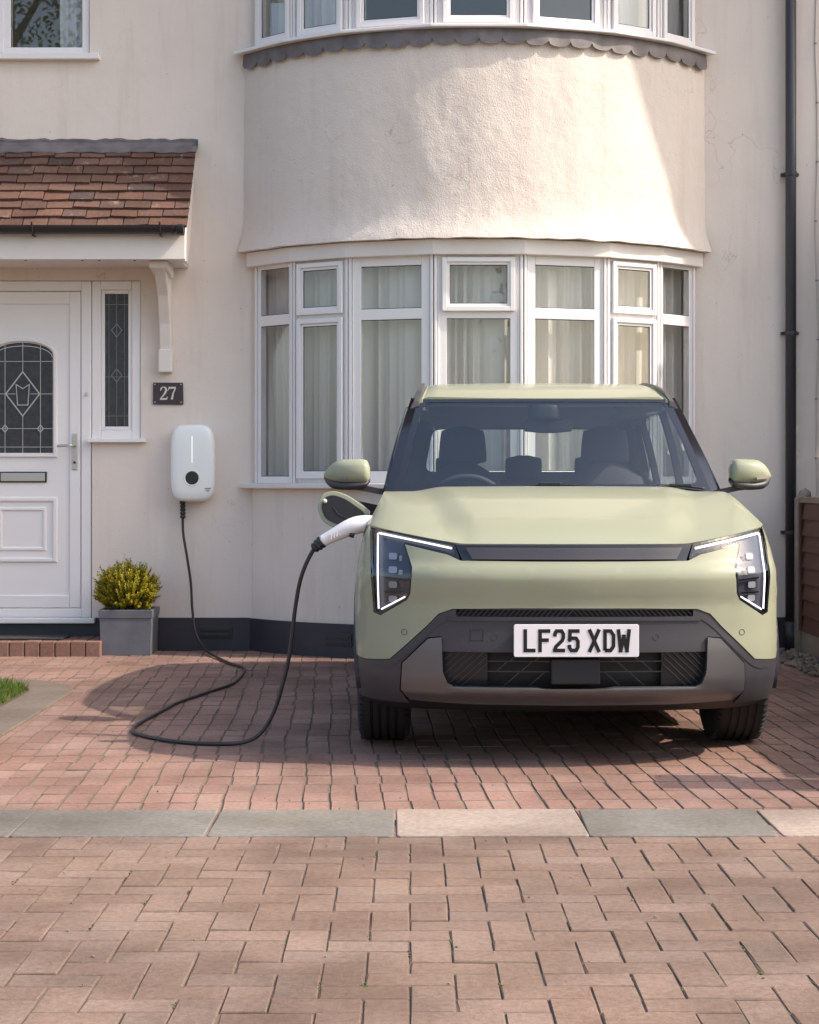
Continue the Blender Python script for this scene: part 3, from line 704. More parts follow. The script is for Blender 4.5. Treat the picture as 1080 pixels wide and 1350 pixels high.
ribbon(pn, [(0, 1.585), (.115, 1.735), (0, 1.885), (-.115, 1.735)], .008, lambda a, b, c: (DX+a, WY+.0345-c, b), .005, True)
ribbon(pn, [(-.035, 1.66), (.035, 1.66), (.045, 1.80), (0, 1.77), (-.045, 1.80)], .006, lambda a, b, c: (DX+a, WY+.0345-c, b), .004, True)
ribbon(pn, [(-.2*math.cos(k*math.pi/12), 1.985+.075*math.sin(k*math.pi/12)) for k in range(13)], .005, lambda a, b, c: (DX+a, WY+.036-c, b), .004)
for s_ in (-1, 1): ribbon(pn, [(s_*.12, 1.525), (s_*.12+.02, 1.5), (s_*.12, 1.475), (s_*.12-.02, 1.5)], .006, lambda a, b, c: (DX+a, WY+.034-c, b), .004, True)
pn.build("lead_came", M_CAME, door)
lb = MB().box(-.155, .165, .004, .014, 1.135, 1.208, Dm).build("letterbox", M_DARKP, door, bevel=.002)
MB().box(-.145, .155, .014, .022, 1.143, 1.200, Dm).build("letter_flap", M_CHROME, lb, bevel=.004)
hd = MB().box(.338, .374, .016, .024, 1.22, 1.465, Dm).build("door_handle", M_CHROME, door, bevel=.008, seg=3)
MB().tube([(DX+.355, WY+.0, 1.385), (DX+.355, WY-.045, 1.385), (DX+.33, WY-.055, 1.385), (DX+.25, WY-.055, 1.38)], .009, 8).build("lever", M_CHROME, hd, smooth=True)
MB().tube([(DX+.356, WY+.01, 1.27), (DX+.356, WY-.004, 1.27)], .009, 10).build("lock_cylinder", M_DARKP, hd)
MB().box(.43, .445, .022, .034, 1.72, 1.745, Dm).build("frame_latch", M_CHROME, door, bevel=.003)
# sidelight
sm = Matrix(((1, 0, 0, 0), (0, -1, 0, WY+.03), (0, 0, 1, 0), (0, 0, 0, 1)))
fr = MB(); bars(fr, -2.148, -1.818, 1.428, 2.498, .06, -.05, .018, sm); bars(fr, -2.088, -1.878, 1.488, 2.438, .026, -.04, .008, sm)
slt = hp(fr, "side_window", M_UPVC, bevel=.005)
MB().box(-2.062, -1.904, -.01, -.002, 1.514, 2.412, sm).build("pane", M_OBSC, slt)
sf = lambda a, b, c: (a, WY+.0315-c, b); pn = MB(); xm = -1.983
ribbon(pn, [(xm, 1.52), (xm, 2.41)], .004, sf, .004)
for z in (1.585, 1.85, 2.34): ribbon(pn, [(-2.062, z), (-1.904, z)], .004, sf, .004)
for x in (-2.035, -1.93): ribbon(pn, [(x, 1.52), (x, 2.41)], .003, sf, .003)
for z in (1.86, 2.165): ribbon(pn, [(xm, z-.045), (xm+.035, z), (xm, z+.045), (xm-.035, z)], .006, lambda a, b, c: (a, WY+.0295-c, b), .004, True)
pn.build("lead_came", plain("dull_came", (.22, .21, .21), .4, metal=.6), slt)
hp(MB().box(-2.17, -1.775, WY-.05, WY+.04, 1.405, 1.432), "window_sill", M_UPVC, bevel=.004)
# step of bricks with a mat
step = hp(MB().box(-3.5, -2.03, 11.88, WY-.015, -.04, .086), "door_step", M_JOINT)
x = -2.012; k = 0
while x > -3.45:
    w = .0985; MB().box(x-w, x-.004, 11.862, 12.06, -.03, .098+rnd.uniform(-.002, .002)).build("brick", M_STEPB, step, bevel=.006)
    MB().box(x-w, x-.004, 12.066, WY-.016, -.03, .097+rnd.uniform(-.002, .002)).build("brick", M_STEPB, step, bevel=.006); x -= w+.001
o = MB().box(-3.3, -2.28, 11.96, 12.24, .098, .112).build("door_mat", M_MAT, bevel=.005, origin=(-2.8, 12.1, .098)); tag(o, "thin black rubber mat lying on the brick door step", "mat")
# downpipe, wall cable
dp = hp(MB().tube([(2.565, WY-.055, .03), (2.565, WY-.055, 6.4)], .036, 18), "downpipe", M_PIPE, smooth=True)
for z in (3.21, 2.14, .80):
    MB().tube([(2.565, WY-.055, z-.012), (2.565, WY-.055, z+.012)], .042, 18).box(2.505, 2.625, WY-.03, WY+.002, z-.010, z+.010).build("pipe_clip", M_PIPE, dp)
MB().tube([(2.565, WY-.055, .0), (2.565, WY-.055, .20)], .044, 18).build("pipe_shoe", M_PIPE, dp, smooth=True)
wc = catmull([(2.75+.008*math.sin(i*1.9), WY-.006, .5+i*.4) for i in range(15)], 5)
cb = hp(MB().tube(wc, .0045, 6), "wall_cable", plain("painted_cable", (.66, .58, .53), .6), smooth=True)
for i in range(14): MB().box(2.743+.008*math.sin(i*1.9), 2.757+.008*math.sin(i*1.9), WY-.012, WY, .495+i*.4, .505+i*.4).build("cable_clip", M_GREYP, cb)
# ------------------------------------------------------------------ fence, pier, pebbles at the right boundary
fx = 2.612
fence = thing("fence", "low brown lapped timber fence with concrete post beside the downpipe", "fence", (fx, 9.5, 0))
FI = inv_of(fence); posts = [12.10, 10.28, 8.46, 6.80]
for y in posts:
    o = MB().prism([(-.032, 0), (.032, 0), (.032, 1.05), (.012, 1.07), (-.012, 1.07), (-.032, 1.05)], lambda a, b, c: (fx+a-.012, y+.05-c, b-.02), .10).build("post", M_CONC, fence, inv=FI, bevel=.006)
for i in range(3):
    ya, yb = posts[i+1]+.055, posts[i]-.055
    MB().box(fx-.022, fx+.022, ya, yb, -.02, .17).build("gravel_board", M_CONC, fence, inv=FI, bevel=.004)
    MB().box(fx-.03, fx+.035, ya, yb, 1.0, 1.04).build("capping", M_FCAP, fence, inv=FI, bevel=.004)
    for k in range(8):
        z = .165+k*.105; a = rnd.uniform(-.004, .004)
        MB().add([(fx-.030, ya, z-.008+a), (fx-.008, ya, z+.125), (fx-.002, ya, z+.125), (fx-.018, ya, z-.008+a), (fx-.030, yb, z-.008-a), (fx-.008, yb, z+.125), (fx-.002, yb, z+.125), (fx-.018, yb, z-.008-a)],
            [(0, 1, 5, 4), (1, 2, 6, 5), (2, 3, 7, 6), (3, 0, 4, 7), (0, 3, 2, 1), (4, 5, 6, 7)]).build("slat", M_FENCE, fence, inv=FI)
    for y in (ya+.03, (ya+yb)/2, yb-.04): MB().box(fx-.042, fx-.026, y-.02, y+.02, .16, 1.0).build("batten", M_FENCE, fence, inv=FI, bevel=.003)
o = MB()
sr_ = random.Random(4)
lump = MB().tube([(fx-.01+.03*math.cos(k), 12.08+.03*math.sin(k), 1.045+.008*k) for k in range(3)], [.045, .05, .02], 9); lump.build("post_cap", M_CONC, fence, inv=FI, smooth=True)
pier = thing("gate_pier", "square brick gate pier at the street end of the fence", "pier", (2.61, 6.56, 0))
PI_ = inv_of(pier); MB().box(2.49, 2.73, 6.45, 6.69, -.02, 1.38).build("shaft", M_BRICKH, pier, inv=PI_, bevel=.004)
MB().prism([(-.15, 0), (.15, 0), (.15, .03), (0, .09), (-.15, .03)], lambda a, b, c: (2.61+a, 6.42+c, 1.38+b), .30).build("cap", M_CONC, pier, inv=PI_, bevel=.004)
pb = MB(); pr = random.Random(8)
def pebble(m_, x, y, z, s_):
    ax = [Vector((1, 0, 0)), Vector((0, 1, 0)), Vector((0, 0, 1))]; k = [s_*pr.uniform(.7, 1.2), s_*pr.uniform(.7, 1.2), s_*pr.uniform(.45, .8)]
    q = Matrix.Rotation(pr.uniform(0, 6), 3, 'Z'); vs = []
    for lat in (-.7, 0, .7):
        for j in range(7):
            a = j*2*math.pi/7; c = math.cos(lat); v = q @ Vector((k[0]*c*math.cos(a), k[1]*c*math.sin(a), k[2]*math.sin(lat)*1.2)); vs.append((x+v.x, y+v.y, z+v.z))
    fs = [(i*7+j, i*7+(j+1) % 7, (i+1)*7+(j+1) % 7, (i+1)*7+j) for i in range(2) for j in range(7)]+[tuple(range(6, -1, -1)), tuple(range(14, 21))]
    m_.add(vs, fs)
for k in range(260):
    y = pr.uniform(10.6, 12.22); x = pr.uniform(2.34, 2.58) if y < 11.9 else pr.uniform(2.2, 2.58)
    pebble(pb, x, y, pr.uniform(.005, .02), pr.uniform(.012, .03))
o = pb.build("gravel", M_PEBBLE, smooth=True); tag(o, "loose pale pebbles along the foot of the fence", "gravel", kind="stuff")
# ------------------------------------------------------------------ the car (x across, y back from the nose, z up)
CX, NY = .655, 7.15
car = thing("car", "pale green electric crossover parked on the drive with its charging flap open", "car", (CX, NY, 0))
PLAN = pchip([(-.3, .018), (0, 0), (.3, .018), (.5, .05), (.65, .1), (.75, .16), (.82, .235), (.87, .33), (.895, .43), (.905, .52)])
PROF = pchip([(.2, .14), (.25, .075), (.3, .04), (.36, .02), (.46, .015), (.56, .02), (.64, .020), (.70, .008), (.755, 0), (.77, .002), (.82, .034), (.885, .062), (.93, .09), (1.0, .16)])
WZ = pchip([(.2, .862), (.3, .874), (.4, .883), (.62, .885), (.74, .880), (.8, .873), (.88, .858), (.95, .838), (1.0, .81), (1.05, .787), (1.1, .767), (1.15, .752)])
WYF = pchip([(.3, 1.0), (1.0, 1.0), (2.2, 1.0), (3.5, .99), (3.9, .96), (4.15, .88)])
def F(x, z): return PLAN(min(abs(x)/WZ(z)*.9, .91))+PROF(z)
def fas(off=0.0): return lambda x, z: (x, F(x, z)+off, z)
def mir(P): return [(-x, z) for x, z in reversed(P)]
def sidefn(s, off=0.0): return lambda y, z: (s*(WZ(z)*WYF(y)+off), y, z)
def cp(mb, name, mat, parent=None, **k): return mb.build(name, mat, parent or car, **k)
YE = lambda z: PLAN(.9)+PROF(z)                     # where the front panels end and the sides begin
# hood
XE0 = .826; ZE0 = .958
def zf(x):
    x = abs(x); return .889+(ZE0-.889)*max(0, (x-.44)/(XE0-.44))**1.12
yf1 = F(XE0, ZE0); yr1, zr1 = 1.13, 1.092
gg = lambda t: 1-max(0, 1-t)**1.75
def ztop(y):
    if y <= yf1: return ZE0
    if y >= yr1: return zr1+.012*sstep(1.1, 2.4, y)
    return ZE0+(zr1-ZE0)*gg((y-yf1)/(yr1-yf1))
def hood_pt(u, t):
    u = max(-1, min(1, u)); x0 = u*XE0; y0 = F(x0, zf(x0))+.004; z0 = zf(x0)
    yr, zr = 1.07+.06*u*u, 1.098-.006*u*u
    ye = yf1+(yr1-yf1)*t; xe = WZ(ztop(ye))*WYF(ye)
    y = y0+(yr-y0)*t; z = z0+(zr-z0)*gg(t)
    au = abs(u); b = .034*(1-sstep(.53, .72, au-.22*t+.10))*min(1, t*5)*(1-t*.45)
    return (u*xe, y, z+b)
hb = patch("hood", rect(-1, 1, 0, 1), hood_pt, M_PAINT, car, res=.035, skirt=(0, .012, -.02))
# front paint panel
lamp = [(.817, .950), (.726, .935), (.600, .911), (.476, .888), (.451, .822), (.505, .848), (.672, .884), (.643, .795), (.650, .690), (.664, .664), (.772, .597), (.800, .606), (.811, .75)]
lampr = round_poly(lamp, [.004, .03, .03, .003, .02, .03, .006, .03, .02, .02, .02, .015, .05], 3)
outer = [(WZ(z)*.9995, z) for z in (.955, .93, .9, .86, .82, .78, .74, .70, .64, .58, .52, .46, .415)]
pb_edge = [(.832, .413), (.735, .424), (.587, .562), (.540, .612), (.485, .632), (.25, .636), (0, .637)]
under = [(0, .820), (.20, .820), (.451, .822), (.505, .846), (.673, .8835), (.644, .795), (.651, .690), (.665, .663), (.773, .596), (.801, .606), (.812, .75), (.8185, .951)]
half = round_poly([(0, .82)]+under[1:]+outer+pb_edge, .012, 2)
half = [p for p in under]+outer+pb_edge
full = half+[(-x, z) for x, z in reversed(half[1:-1])]
patch("front_bumper", full, fas(), M_PAINT, car, res=.03, skirt=(0, .03, 0))
# grille bar between the lamps
gbp = [(-.445, .823), (.445, .823), (.472, .886), (-.472, .886)]
gbo = patch("grille_bar", gbp, fas(.010), M_GLOSSB, car, res=.03, skirt=(0, .02, 0))
patch("bar_inlay", [(-.405, .828), (.405, .828), (.432, .874), (-.432, .874)], fas(.004), M_CLAD, gbo, res=.03, skirt=(0, .006, 0))
# headlamps
def bar_on(mb, pts, w, off, th=.008):
    P = catmull([(p[0], 0, p[1]) for p in pts], 6) if len(pts) > 2 else [Vector((pts[0][0]+(pts[1][0]-pts[0][0])*k/10, 0, pts[0][1]+(pts[1][1]-pts[0][1])*k/10)) for k in range(11)]
    ribbon(mb, [(p.x, p.z) for p in P], w, lambda a, b, c: (a, F(a, b)+off-c, b), th)
for s in (1, -1):
    S = (lambda P: P) if s > 0 else mir
    flp = [(s*x, z) for x, z in lampr]
    hl = patch("headlight", flp, fas(.030), M_LAMPIN, car, res=.03, skirt=(0, -.026, 0))
    ins = inset(flp, .0085)
    def dense(P, n=4): return [(P[i][0]+(P[(i+1) % len(P)][0]-P[i][0])*k/n, P[i][1]+(P[(i+1) % len(P)][1]-P[i][1])*k/n) for i in range(len(P)) for k in range(n)]
    A_, B_ = dense(flp), dense(ins)
    MB().loft([[(x, F(x, z)+o_, z) for x, z in Q] for Q, o_ in ((A_, .022), (A_, .001), (B_, .001), (B_, .03))], caps=False).build("lamp_bezel", M_GLOSSB, hl)
    patch("lens", ins, fas(.005), M_LENS, hl, res=.03, skirt=None)
    d = MB(); bar_on(d, [(s*.785, .925), (s*.784, .77), (s*.780, .622)], .007, .016)
    bar_on(d, [(s*.782, .925), (s*.72, .915), (s*.6, .893), (s*.485, .870)], .0075, .016)
    bar_on(d, [(s*.770, .620), (s*.672, .676)], .006, .016)
    d.build("daytime_light", M_DRL, hl)
    for z in (.835, .782, .722, .664 if s < 0 else .668):
        if s > 0 and z > .75: pass
        pl = round_poly(rect(s*.722-.017, s*.722+.017, z-.013, z+.013), .008, 3)
        patch("led_module", pl, fas(.018), M_LED, hl, res=.05, skirt=(0, .012, 0))
    MB().box(s*.690-.007, s*.690+.007, F(.69, .83)+.018, F(.69, .83)+.03, .815, .838).build("led_module", M_LED, hl, bevel=.003)
    MB().box(s*.690-.009, s*.690+.009, F(.69, .78)+.018, F(.69, .78)+.03, .762, .782).build("led_module", M_LED, hl, bevel=.003)
    sb = MB(); bar_on(sb, [(s*.755, .75), (s*.662, .742)], .006, .02); bar_on(sb, [(s*.755, .692), (s*.67, .690)], .006, .02); sb.build("lamp_shelf", M_GLOSSB, hl)
# dark cladding arch with upper slit
ch = [(0, .6345), (.25, .6335), (.484, .6295), (.538, .610), (.585, .5595), (.733, .4215), (.832, .4105)]+[(WZ(z)*.9995, z) for z in (.412, .36, .31, .27, .243)]+[(.655, .243), (.662, .252), (.695, .300), (.688, .412), (.584, .516), (.529, .522), (.529, .462), (.25, .462), (0, .462)]
cf = ch+[(-x, z) for x, z in reversed(ch[1:-1])]
slit = round_poly(rect(-.47, .47, .602, .6295), .006, 2)
clad = patch("bumper_cladding", cf, fas(.004), M_CLAD, car, res=.03, skirt=(0, .03, 0), holes=[slit])
patch("slit_back", rect(-.475, .475, .598, .634), fas(.03), M_BLK, clad, res=.04, skirt=None)
mb = MB()
for k in range(-22, 23):
    x = k*.0208; d_ = .012 if k >= 0 else -.012
    bar_on(mb, [(x-d_, .6285), (x+d_, .603)], .003, .020, .008)
tag(mb.build("slit_rib", M_GEDGE, clad), kind="stuff")
# step in the cladding above the plate panel
hb2 = MB(); bar_on(hb2, [(-.50, .592), (-.2, .5945), (0, .595), (.2, .5945), (.50, .592)], .014, .004, .006); hb2.build("cladding_ledge", M_CLAD, clad)
for s in (-1, 1):
    lg = MB(); bar_on(lg, [(s*.50, .597), (s*.56, .555), (s*.72, .405), (s*.80, .388)], .010, .004, .003); lg.build("cladding_crease", M_CLAD, clad)
# intake
it = patch("lower_intake", [(-.53, .464), (.53, .464), (.528, .377), (.505, .318), (-.505, .318), (-.528, .377)], fas(.075), M_BLK, car, res=.05, skirt=(0, -.06, 0))
for s in (-1, 1):
    patch("mesh_panel", [(s*a, b) for a, b in ((.345, .462), (.526, .462), (.526, .377), (.503, .323), (.345, .323))], fas(.040), M_MESH, it, res=.04, skirt=None)
    mb = MB()
    for k in range(11):
        x0 = .30+k*.030; p, q = (x0, .460), (x0+.145, .326)
        pts = [(p[0]+(q[0]-p[0])*t/12, p[1]+(q[1]-p[1])*t/12) for t in range(13)]; pts = [w for w in pts if .348 < w[0] < .522-(.02 if w[1] < .36 else 0)]
        if len(pts) > 1: bar_on(mb, [(s*pts[0][0], pts[0][1]), (s*pts[-1][0], pts[-1][1])], .0032, .034, .007)
    tag(mb.build("mesh_rib", M_GEDGE, it), kind="stuff")
mb = MB()
for z in (.424, .383): bar_on(mb, [(-.345, z), (.345, z)], .0035, .045, .012)
for r_, (za, zb) in enumerate(((.460, .426), (.422, .385), (.381, .326))):
    for s in (-1, 1):
        for k in range(3):
            x = .12+k*.098+(.05 if r_ % 2 else 0)
            if x+.05 < .35: bar_on(mb, [(s*x, za), (s*(x+(za-zb)*1.1), zb)], .003, .046, .010)
tag(mb.build("grille_net", M_GEDGE, it), kind="stuff")
MB().box(-.097, .097, F(0, .39)+.005, F(0, .39)+.07, .336, .437).build("radar_cover", M_BLK, it, bevel=.006)
# metallic skid plate
sk = [(0, .318), (.12, .318), (.155, .323), (.498, .323), (.523, .377), (.528, .519), (.582, .512), (.684, .410), (.690, .302), (.656, .256), (.40, .246), (0, .244)]
sk = sk[:3]+[(.48, .323), (.505, .336), (.523, .38)]+sk[5:]
sfu = sk+[(-x, z) for x, z in reversed(sk[1:-1])]
def skf(x, z):
    lip = .020*math.exp(-((z-.312)/.014)**2)*(1-sstep(.46, .53, abs(x)))
    return (x, F(x, z)-.010+.030*sstep(.30, .25, z)-lip*.5+.012*sstep(.56, .66, abs(x))*0, z)
skid = patch("skid_plate", sfu, skf, M_SKID, car, res=.018, skirt=(0, .05, 0))
patch("lower_valance", [(-.86, .262), (.86, .262), (.80, .205), (-.80, .205)], lambda x, z: (x, F(x, max(z, .2))+.035+(.262-z)*1.2, z), M_BLK, car, res=.05, skirt=(0, .05, 0))
# parking sensors, tow cover
for s in (-1, 1):
    for x, z, m_ in ((.676, .534, M_PAINT), (.319, .522, M_CLAD)):
        o = MB(); y = F(x, z); rings = [[(s*x+r_*math.cos(a), F(s*x+r_*math.cos(a), z+r_*math.sin(a))+.004*(m_ is M_CLAD)+of, z+r_*math.sin(a)) for a in [k*math.pi/8 for k in range(16)]] for r_, of in ((.0125, .003), (.0125, -.0012), (.0105, -.0012), (.0095, .002))]
        o.loft(rings, caps=False).build("parking_sensor", M_CLAD if m_ is M_PAINT else M_GEDGE, car, smooth=False)
tw = MB(); ribbon(tw, [(-.415, .55), (-.365, .55), (-.365, .508), (-.415, .508)], .0022, lambda a, b, c: (a, F(a, b)+.0045-c, b), .0015, True); tw.build("tow_cover", M_BLK, car)
# number plate with its characters
PYc = F(0, .512)-.016; pz = .512
pl = MB().prism(round_poly(rect(-.2455, .2455, pz-.064, pz+.064), .009, 4), lambda a, b, c: (a, PYc-c, b), .008).build("number_plate", M_PLATE, car, bevel=.0015)
MB().box(-.22, .22, PYc, F(.2, .5)+.01, pz-.05, pz+.05).build("plate_holder", M_BLK, pl)
GL = {'L': [[(0, 1), (0, 0), (1, 0)]], 'F': [[(0, 0), (0, 1), (1, 1)], [(0, .53), (.82, .53)]],
      '2': [[(0, .72), (.02, .86), (.2, 1), (.8, 1), (1, .84), (1, .66), (.86, .5), (.14, .2), (0, 0)], [(0, 0), (1, 0)]],
      '5': [[(.98, 1), (.07, 1), (.03, .55)], [(.03, .55), (.24, .63), (.76, .63), (1, .47), (1, .17), (.78, 0), (.22, 0), (0, .14), (0, .2)]],
      'X': [[(0, 0), (1, 1)], [(0, 1), (1, 0)]], 'D': [[(0, 0), (0, 1), (.66, 1), (1, .78), (1, .22), (.66, 0), (0, 0)]],
      'W': [[(0, 1), (.2, .0)], [(.2, .0), (.5, .72)], [(.5, .72), (.8, .0)], [(.8, .0), (1, 1)]]}
CH, CW, ST = .0905, .0475, .0142
for chx, xc in (('L', -.184), ('F', -.126), ('2', -.068), ('5', -.0105), ('X', .070), ('D', .129), ('W', .186)):
    mb = MB(); w = CW*(1.16 if chx == 'W' else 1)
    for st in GL[chx]:
        P = [(xc-w/2+ST/2+p[0]*(w-ST), pz-CH/2+ST/2+p[1]*(CH-ST)) for p in st]
        if chx in 'LFXW5' or (chx == '2' and len(st) == 2):   # square the free ends off at full height
            def ext(a, b): 
                v = (Vector(a)-Vector(b)).normalized()*ST/2; return (a[0]+v.x, a[1]+v.y)
            P = [ext(P[0], P[1])]+P[1:-1]+[ext(P[-1], P[-2])]
        mb.__class__ and ribbon(mb, P, ST, lambda a, b, c: (a, PYc-.0078-c, b), .0016+.0003*GL[chx].index(st))
    mb.build("plate_character", M_CHAR, pl)
# sides -------------------------------------------------------------------------
AX = [(.885, .345), (3.56, .345)]; TR = .345
def arc(cy, cz, r_, a0, a1, n=18): return [(cy+r_*math.cos(a0+(a1-a0)*k/n), cz+r_*math.sin(a0+(a1-a0)*k/n)) for k in range(n+1)]
zcl = .425
def arch_pts(cy, r_, zb):
    dz = zb-.345; a = math.asin(max(-1, min(1, dz/r_))); return arc(cy, .345, r_, math.pi-a, a)
top_line = [(y, ztop(y)) for y in (.55, .62, .7, .8, .9, 1.0, 1.13, 1.4, 2.0, 2.6, 3.2, 3.7, 4.05)]
front_edge = [(YE(z)+.003, z) for z in (.43, .5, .6, .7, .8, .88, .93, .955)]
bot = []
for cy, _ in AX: bot += arch_pts(cy, .435, zcl)
poly = front_edge+top_line+[(4.12, 1.0), (4.14, .8), (4.13, .43)]+[p for p in reversed(bot)]
PORT = (.640, .955)
prt = round_poly([(.53, .905), (.60, .905), (.735, .955), (.74, 1.0), (.66, 1.0), (.53, .945)], .02, 3)
for s in (1, -1):
    patch("body_side", poly, sidefn(s), M_PAINT, car, res=.06, skirt=(-s*.025, 0, 0), flip=(s < 0), holes=[prt] if s < 0 else [])
    lowb = [(YE(z)+.003, z) for z in (.243, .30, .36, .42)]
    cl = [(p[0], p[1]) for p in lowb]
    seg = lowb+[p for p in arch_pts(AX[0][0], .440, .43)]
    # cladding: wheel arch lips and sill
    for cy, _ in AX:
        a0 = math.asin((.275-.345)/.445); ring = arc(cy, .345, .445, math.pi-a0, a0)+list(reversed(arc(cy, .345, .372, math.pi-math.asin((.275-.345)/.372), math.asin((.275-.345)/.372))))
        patch("arch_lip", ring, sidefn(s, .004), M_CLAD, car, res=.05, skirt=(-s*.12, 0, 0), flip=(s < 0))
    patch("sill_cladding", [(1.30, .24), (3.14, .24), (3.14, .425), (1.30, .425)], sidefn(s, .008), M_CLAD, car, res=.1, skirt=(-s*.05, 0, 0), flip=(s < 0))
    for y0, y1, nm in ((1.32, 2.36, "front_door"), (2.37, 3.18, "rear_door")):
        dr = patch(nm, round_poly(rect(y0, y1, .44, 1.085), .03, 3), sidefn(s, .004), M_PAINT, car, res=.06, skirt=(-s*.004, 0, 0), flip=(s < 0))
        MB().box(y1-.26, y1-.06, -.012, .012, .90, .93, Matrix(((0, s, 0, s*(WZ(.91)*WYF(y1)+.008)), (1, 0, 0, 0), (0, 0, 1, 0), (0, 0, 0, 1)))).build("door_handle", M_PAINT, dr, bevel=.006)
# charging port, plug side is the one towards the house door
patch("charge_port", prt, lambda y, z: (-(WZ(z)*WYF(y)-.045), y, z), M_BLK, car, res=.05, skirt=(-.045, 0, 0), flip=True)
# open flap: hinged at its rear edge so its dark inside faces the street
fc = Vector((-.945, .80, 1.012)); fx_ = Vector((-.93, .10, .10)).normalized(); fz_ = Vector((.16, .12, .96)); fz_ = (fz_-fx_*fz_.dot(fx_)).normalized(); fn_ = fx_.cross(fz_); fn_ = fn_ if fn_.y < 0 else -fn_
def flap(a, b, c): p = fc+fx_*a+fz_*b+fn_*c; return (p.x, p.y, p.z)
fo = round_poly([(-.118, -.075), (-.02, -.095), (.085, -.062), (.118, .0), (.104, .062), (.055, .083), (-.01, .07), (-.118, .012)], .03, 4)
fl = MB().prism(fo, lambda a, b, c: flap(a, b, c-.012), .012).build("charge_flap", M_PAINT, car, bevel=.004)
MB().prism(inset(fo, .019), lambda a, b, c: flap(a, b, c), .007).build("flap_liner", M_BLK, fl, bevel=.003)
mb = MB(); ribbon(mb, [(.045, .01), (.02, -.018), (-.08, -.055)], .003, lambda a, b, c: flap(a, b, .007+c), .002); mb.build("liner_rib", M_GEDGE, fl)
MB().tube([flap(.083, .03, .0), flap(.083, .03, .022)], .0095, 10).build("flap_latch", M_PALE, fl, smooth=True)
MB().add([flap(-.118, .01, -.012), flap(-.118, -.075, -.012), (-.80, .745, .93), (-.80, .745, 1.0), flap(-.06, .05, -.014), (-.77, .76, 1.03)], [(0, 1, 2, 3), (0, 3, 5, 4)]).build("flap_hinge", M_BLK, car)
# cabin -------------------------------------------------------------------------
def ws_pt(u, t):           # u -1..1 across, t 0..1 up the screen
    hw = .726+(.612-.726)*t; y = 1.115+.585*t+.075*u*u*(1-.35*t); z = 1.090+.448*(t*1.10-.10*t*t)
    return (u*hw, y, z)
patch("windscreen", rect(-1, 1, -.01, 1), ws_pt, M_SCREEN, car, res=.06, skirt=None)
def ws_off(d):
    return lambda u, t: (lambda p: (p[0], p[1]-d*.6, p[2]+d*.8))(ws_pt(u, t))
inner = round_poly([(-.945, .07), (.945, .07), (.955, .5), (.945, .965), (-.945, .965), (-.955, .5)], [.08, .08, .02, .05, .05, .02], 5)
patch("screen_border", rect(-1.002, 1.002, -.02, 1.002), ws_off(.0015), M_GLOSSB, car, res=.06, skirt=(0, .01, -.012), holes=[inner])
ROOFZ = pchip([(1.69, 1.540), (1.85, 1.592), (2.05, 1.628), (2.4, 1.652), (2.8, 1.648), (3.2, 1.62), (3.6, 1.57), (3.9, 1.505)])
ROOFW = pchip([(1.69, .612), (1.8, .598), (2.0, .580), (2.4, .572), (2.8, .57), (3.5, .55), (3.9, .52)])
GHT = pchip([(1.69, .652), (2.4, .665), (2.8, .665), (3.5, .64), (3.9, .58)])
def roof_pt(u, v):
    y = 1.70+2.2*v+.049*u*u*(1-v); w = ROOFW(y); r_ = abs(u)
    return (u*w, y, ROOFZ(y)-.006*u*u-.020*sstep(.88, 1.02, r_)**2)
patch("roof", rect(-1, 1, 0, 1), roof_pt, M_PAINT, car, res=.07, skirt=(0, 0, -.02))
patch("headlining", rect(-.97, .97, .01, .98), lambda u, v: (lambda p: (p[0], p[1], p[2]-.05))(roof_pt(u, v)), M_HEAD, car, res=.2, skirt=(0, 0, .02))
def gh_x(y, z):            # half width of the glasshouse
    t = (z-1.09)/.45; base = .776*WYF(y); top = GHT(y)
    return base+(top-base)*t-.02*math.sin(math.pi*max(0, min(1, t)))*-.6
